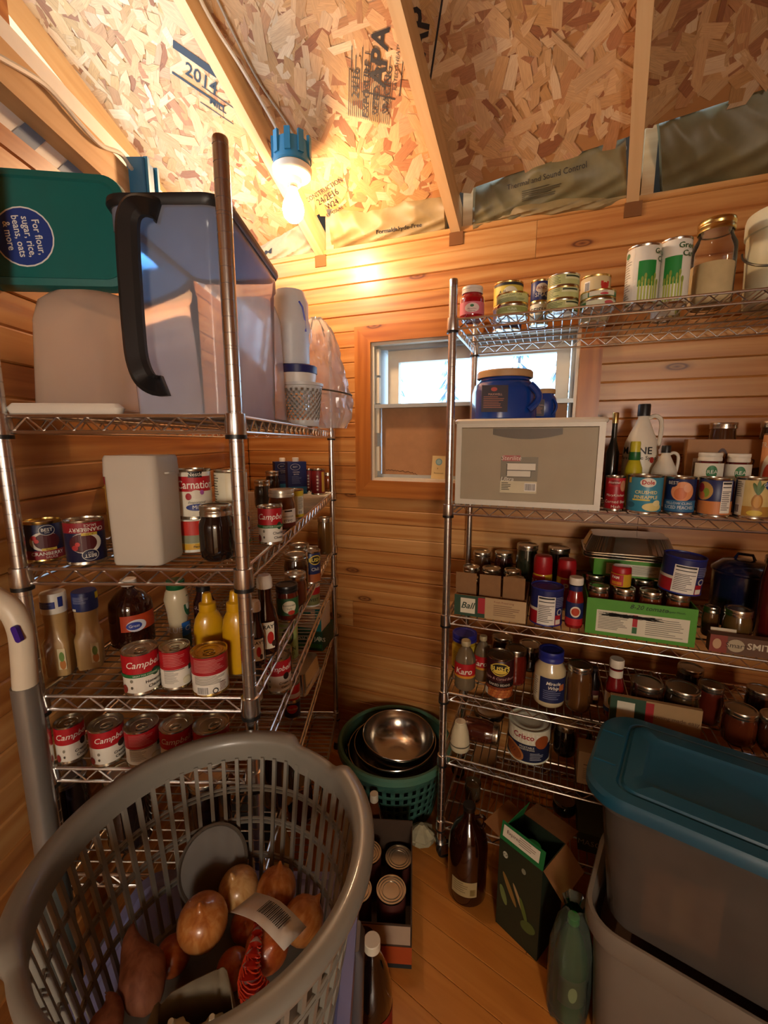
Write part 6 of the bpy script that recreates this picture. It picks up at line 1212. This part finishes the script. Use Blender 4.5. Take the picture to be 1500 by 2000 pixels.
# bottles on the floor
bottle((Vector((-.058, 1.418, 0)), .034, .25), [(.92, 0), (1, .03), (1, .6), (.5, .82), (.38, .9)], mat('#5a2c16', .15, coat=.7), 'small brown bottle with a white cap behind the can box', ('cap', [(.44, .88), (.46, .885), (.46, .99), (.42, 1)], '#e2d6bc'), name='juice_bottle')
p = onz(722, 1838, .325); p.z = 0; p.x += .006
bottle((p, .050, .33), [(.9, 0), (1, .02), (1, .50), (.98, .58), (.8, .72), (.5, .84), (.36, .89), (.36, .93)], mat('#120806', .08, coat=1.), 'dark bottle with a white cap beside the lavender bins', ('cap', [(.38, .925), (.41, .93), (.41, .995), (.38, 1)], '#e6dcc4'), [('r', -180, 180, .1, .44, '#8a1414'), ('r', -20, 40, .16, .38, '#a8241c')], dr=1.004, name='syrup_bottle')
t_ = bpy.data.objects[[o.name for o in bpy.data.objects if o.name.startswith('syrup_bottle')][-1]]
p = onz(911, 1736, 0)
g = bottle((p, .066, .335), [(.9, 0), (.98, .015), (1, .06), (1, .56), (.92, .66), (.7, .76), (.4, .83), (.3, .87), (.27, .95)], mat('#240a04', .07, coat=1.), 'brown glass growler jug with a paper label on the floor', ('cap', [(.30, .945), (.31, .95), (.31, .995), (.28, 1)], '#15110e'), [('r', -46, 30, .13, .30, '#a8966a'), ('r', 10, 26, .15, .22, '#7a6638')] + lines(-40, 6, .16, .28, 5, '#6a5a3a', .3), name='growler_jug', dr=1.004, cat='jug')
b = MB(); b.tube(smoothpath([(.018, 0, .29), (.045, 0, .298), (.052, 0, .275), (.042, 0, .25)], 5), .006, 8, mat('#240a04', .07, coat=1.)); b.build('finger_ring', g)
# tall open carton
q0, q1, q2 = [Vector(v) - ND * .04 for v in ((.453, 1.11, 0), (.373, 1.231, 0), (.554, 1.199, 0))]
ex = (q2 - q0).normalized(); ey = Vector((-ex.y, ex.x, 0)); cw, cd, chh = .135, .145, .315
t = thing('drink_carton', 'tall dark green drink carton with open brown flaps on the floor', 'carton', q0 + ex * cw / 2 + ey * cd / 2, math.atan2(ex.y, ex.x)); DG = mat('#1f2a1c', .5); b = MB(); th = .003
b.box((-cw / 2, -cd / 2, 0), (cw / 2, -cd / 2 + th, chh), DG).box((-cw / 2, cd / 2 - th, 0), (cw / 2, cd / 2, chh), DG).box((-cw / 2, -cd / 2 + th, 0), (-cw / 2 + th, cd / 2 - th, chh), DG).box((cw / 2 - th, -cd / 2 + th, 0), (cw / 2, cd / 2 - th, chh), DG).box((-cw / 2, -cd / 2, 0), (cw / 2, cd / 2, th), DG); o = b.build('carton_body', t, 0)
decal(o, Flat(cd, chh, (-cw / 2, 0, 0), (0, -1, 0)), [('e', -34, .86, 6, .035, '#c8c8b0'), ('t', -34, .86, .04, 'XX', '#1f2a1c'), ('e', 10, .84, 5, .03, '#8a8a70'), ('e', -20, .52, 6, .16, '#8a6a34', 30), ('e', 2, .5, 4, .14, '#a88a5c', 28), ('e', 14, .42, 5, .12, '#5a6a2c', 20), ('e', -34, .4, 7, .1, '#6a7a44', 20), ('e', 26, .28, 18, .06, '#4c5c2c', 30)], 'side_print')
decal(o, Flat(cw, chh, (0, -cd / 2, 0)), [('e', -10, .5, 12, .12, '#38442a', 30), ('e', 16, .36, 10, .1, '#2c3a22')], 'front_print')
FLP = mat('#8a5c30', .85, noise=.3); GRF = mat('#1c6a34', .5); 
def flap(o0, a_, b_, m, th_=.0015):
    o0, a_, b_ = Vector(o0), Vector(a_), Vector(b_); n_ = a_.cross(b_).normalized() * th_; c4 = [o0, o0 + a_, o0 + a_ + b_, o0 + b_]; bb = MB(); bb.add([tuple(v) for v in c4] + [tuple(v + n_) for v in c4], [(0, 1, 2, 3), (7, 6, 5, 4), (0, 4, 5, 1), (1, 5, 6, 2), (2, 6, 7, 3), (3, 7, 4, 0)], m); return bb.build('flap', t, 0)
flap((cw / 2, -cd / 2, chh), (0, cd, 0), (.085, 0, -.012), FLP).name = 'flap'
flap((cw / 2, -cd / 2, chh), (-cw * .98, 0, 0), (.0, -.06, -.05), FLP)
f1 = flap((-cw / 2, -cd / 2, chh), (0, cd, 0), (.012, 0, .055), GRF); f2 = flap((-cw / 2 + .01, cd / 2, chh), (cw * .9, 0, 0), (0, -.02, .06), GRF); flap((-cw / 2, cd / 2, chh), (cw, 0, 0), (0, .06, .01), FLP)
decal(f1, Flat(cd, .05, (-cw / 2 - .0004, 0, chh + .004), (0, -1, 0), (.21, 0, 1)), [('r', -44, 40, .2, .9, '#dcd4c0'), ('t', -20, .6, .3, 'Expires', '#5a3a30')] + lines(-6, 34, .3, .8, 4, '#7a6a5a', .3), 'paper_slip')
tb = thing('green_can', 'green and silver drink can inside the open carton', 'can', t.location + Vector((0, 0, .0035)), .3); b = MB(); b.lathe([(0, 0), (.026, 0), (.033, .008), (.033, .27), (.028, .285), (.027, .29), (0, .288)], 26, mat('#2a7a3c', .3, .5)); o = b.build('can_body', tb); decal(o, Cyl(.0332, .29), [('e', 0, .7, 28, .08, '#d8d8cc'), ('e', 0, .7, 18, .05, '#b82a28')], 'label_print')
# ------------------------------------------------------------------ totes at the right
TD = -ray(-450, 861); TD.z = 0; TD.normalize(); TN = Vector((-TD.y, TD.x, 0)); tang = math.atan2(TD.y, TD.x)
TFL = onz(1212, 1402, .745); TL_, TW_ = .66, .352
tc_ = TFL + TD * (TL_ / 2 - .03) - TN * (TW_ / 2 - .012); tc_.z = 0
TEALL = mat('#164c62', .4, coat=.1)
lowt = thing('storage_tote', 'lower frosted plastic storage tote standing on the floor', 'tote', tc_, tang, 'stacked storage totes')
FRO = seethrough('frosted_tote', '#b4a898', .74, rough=.3, gloss=.10, trl=.45)
b = MB(); b.loft([(TL_ * .82, TW_ * .76, .05, 0), (TL_ * .84, TW_ * .78, .055, .01), (TL_ * .90, TW_ * .90, .07, .355)], FRO, 8, True, False); b.build('tote_body', lowt)
b = MB(); b.loft([(TL_ * .90, TW_ * .90, .07, .335), (TL_ * .94, TW_ * .96, .08, .337), (TL_ * .96, TW_ * .985, .08, .350), (TL_ * .96, TW_ * .985, .08, .385), (TL_ * .95, TW_ * .97, .078, .398), (TL_ * .92, TW_ * .93, .072, .398), (TL_ * .90, TW_ * .90, .07, .385), (TL_ * .89, TW_ * .88, .07, .345)], FRO, 8, False, False); b.build('rolled_rim', lowt)
b = MB(); b.loft([(TL_ * .80, TW_ * .74, .04, .012), (TL_ * .86, TW_ * .84, .04, .30)], mat('#5a4434', .8), 5); inn = thing('folded_cloth', 'dark brown bundle showing through the lower tote', 'bundle', tc_ + Vector((0, 0, .0)), tang); b.build('bundle_mass', inn)
upt = thing('storage_tote', 'upper clear plastic storage tote under the big teal lid', 'tote', tc_ + Vector((0, 0, .388)), tang, 'stacked storage totes')
b = MB(); b.loft([(TL_ * .80, TW_ * .74, .05, 0), (TL_ * .82, TW_ * .76, .055, .008), (TL_ * .92, TW_ * .90, .07, .315), (TL_ * .97, TW_ * .97, .075, .318), (TL_ * .97, TW_ * .97, .075, .33)], seethrough('tote_clear', '#a89c90', .34, rough=.22, gloss=.12, trl=.4), 8, True, False); b.build('tote_body', upt)
lidt = thing('storage_cover', 'big teal plastic lid on the right hand totes', 'lid', tc_ + Vector((0, 0, .7230)), tang)
b = MB(); b.loft([(TL_ * 1.0, TW_ * 1.0, .085, -.004), (TL_ * 1.03, TW_ * 1.03, .09, .0), (TL_ * 1.03, TW_ * 1.03, .09, .020), (TL_ * 1.005, TW_ * .99, .085, .030), (TL_ * .83, TW_ * .83, .035, .0315), (TL_ * .815, TW_ * .81, .033, .026), (TL_ * .80, TW_ * .79, .032, .026), (TL_ * .785, TW_ * .77, .03, .034), (TL_ * .68, TW_ * .56, .03, .036), (TL_ * .66, TW_ * .53, .03, .031)], TEALL, 10); lo_ = b.build('lid_panel', lidt)
for s in (-1, 1): b = MB(); b.box((-TL_ * .50, s * .065 - .003, .029), (-TL_ * .425, s * .065 + .003, .0335), TEALL); b.build('rib', lo_, 0)
bi = thing('cardboard_box', 'tan cardboard box showing through the upper tote', 'box', tc_ + Vector((0, 0, .398)) - TD * .14 - TN * .02, tang + .2); b = MB(); b.loft([(.15, .17, .003, 0), (.15, .17, .003, .17)], CARD, 3); b.build('box_body', bi); b = MB(); b.box((-.02, -.0855, .02), (.02, -.0852, .15), mat('#c2a070', .6)); b.build('tape_strip', bi, 0)
di = thing('folded_cloth', 'dark folded cloth inside the upper tote', 'cloth', tc_ + Vector((0, 0, .398)) + TD * .10, tang); b = MB(); b.loft([(.26, .24, .04, 0), (.28, .26, .05, .06), (.27, .25, .05, .13), (.25, .23, .06, .20), (.18, .16, .06, .235)], mat('#2c2428', .9, noise=.4), 6); b.build('cloth_mass', di)
# green soda bottle in wrap
p = onz(1142, 1925, 0); p = Vector((.486, .968, 0))
GSB = seethrough('green_bottle_plastic', '#3c7a34', .55, rough=.1, gloss=.2, trl=.4)
sb = bottle((p, .046, .30), [(.75, 0), (.95, .02), (1, .06), (1, .55), (.85, .7), (.5, .84), (.3, .9), (.28, .94)], GSB, 'green plastic soda bottle in clear wrap beside the totes', ('cap', [(.31, .935), (.32, .94), (.32, .995), (.29, 1)], '#2a8a34'), [('r', -30, 60, .22, .5, '#4a4a30'), ('e', 16, .36, 14, .08, '#b8b090')], name='soda_bottle', dr=1.006)
b = MB(); vs = []; na = 30; prf = [(.052, .002), (.054, .05), (.054, .15), (.052, .22), (.035, .29), (.020, .32), (.030, .345)]
for j, (r_, z_) in enumerate(prf):
    for i in range(na): a = 2 * math.pi * i / na; rr_ = r_ * (1 + .06 * math.sin(7 * a + j) + .04 * math.sin(13 * a - 2 * j)); vs.append((rr_ * math.cos(a), rr_ * math.sin(a), z_))
b.add(vs, [(l * na + i, l * na + (i + 1) % na, (l + 1) * na + (i + 1) % na, (l + 1) * na + i) for l in range(len(prf) - 1) for i in range(na)], seethrough('bottle_wrap', '#cfe0c8', .14, rough=.1, gloss=.25, trl=.4)); b.build('plastic_wrap', sb, 25)

# crumpled paper by the caster and a loose white card
t = thing('crumpled_paper', 'crumpled pale paper on the floor behind the shelf caster', 'paper', (.122, 1.448, 0)); b = MB(); rr = random.Random(3); vs = []; na, nb = 18, 9
for j in range(nb + 1):
    for i in range(na): a = 2 * math.pi * i / na; f_ = j / nb; q_ = .055 * math.sin(math.pi * (.08 + .86 * f_)) * rr.uniform(.78, 1.15); vs.append((q_ * math.cos(a), q_ * math.sin(a) * .8, .003 + .09 * f_))
b.add(vs, [(j * na + i, j * na + (i + 1) % na, (j + 1) * na + (i + 1) % na, (j + 1) * na + i) for j in range(nb) for i in range(na)] + [tuple(reversed(range(na))), tuple(range(nb * na, nb * na + na))], mat('#a8a080', .85)); b.build('paper_ball', t, 5)
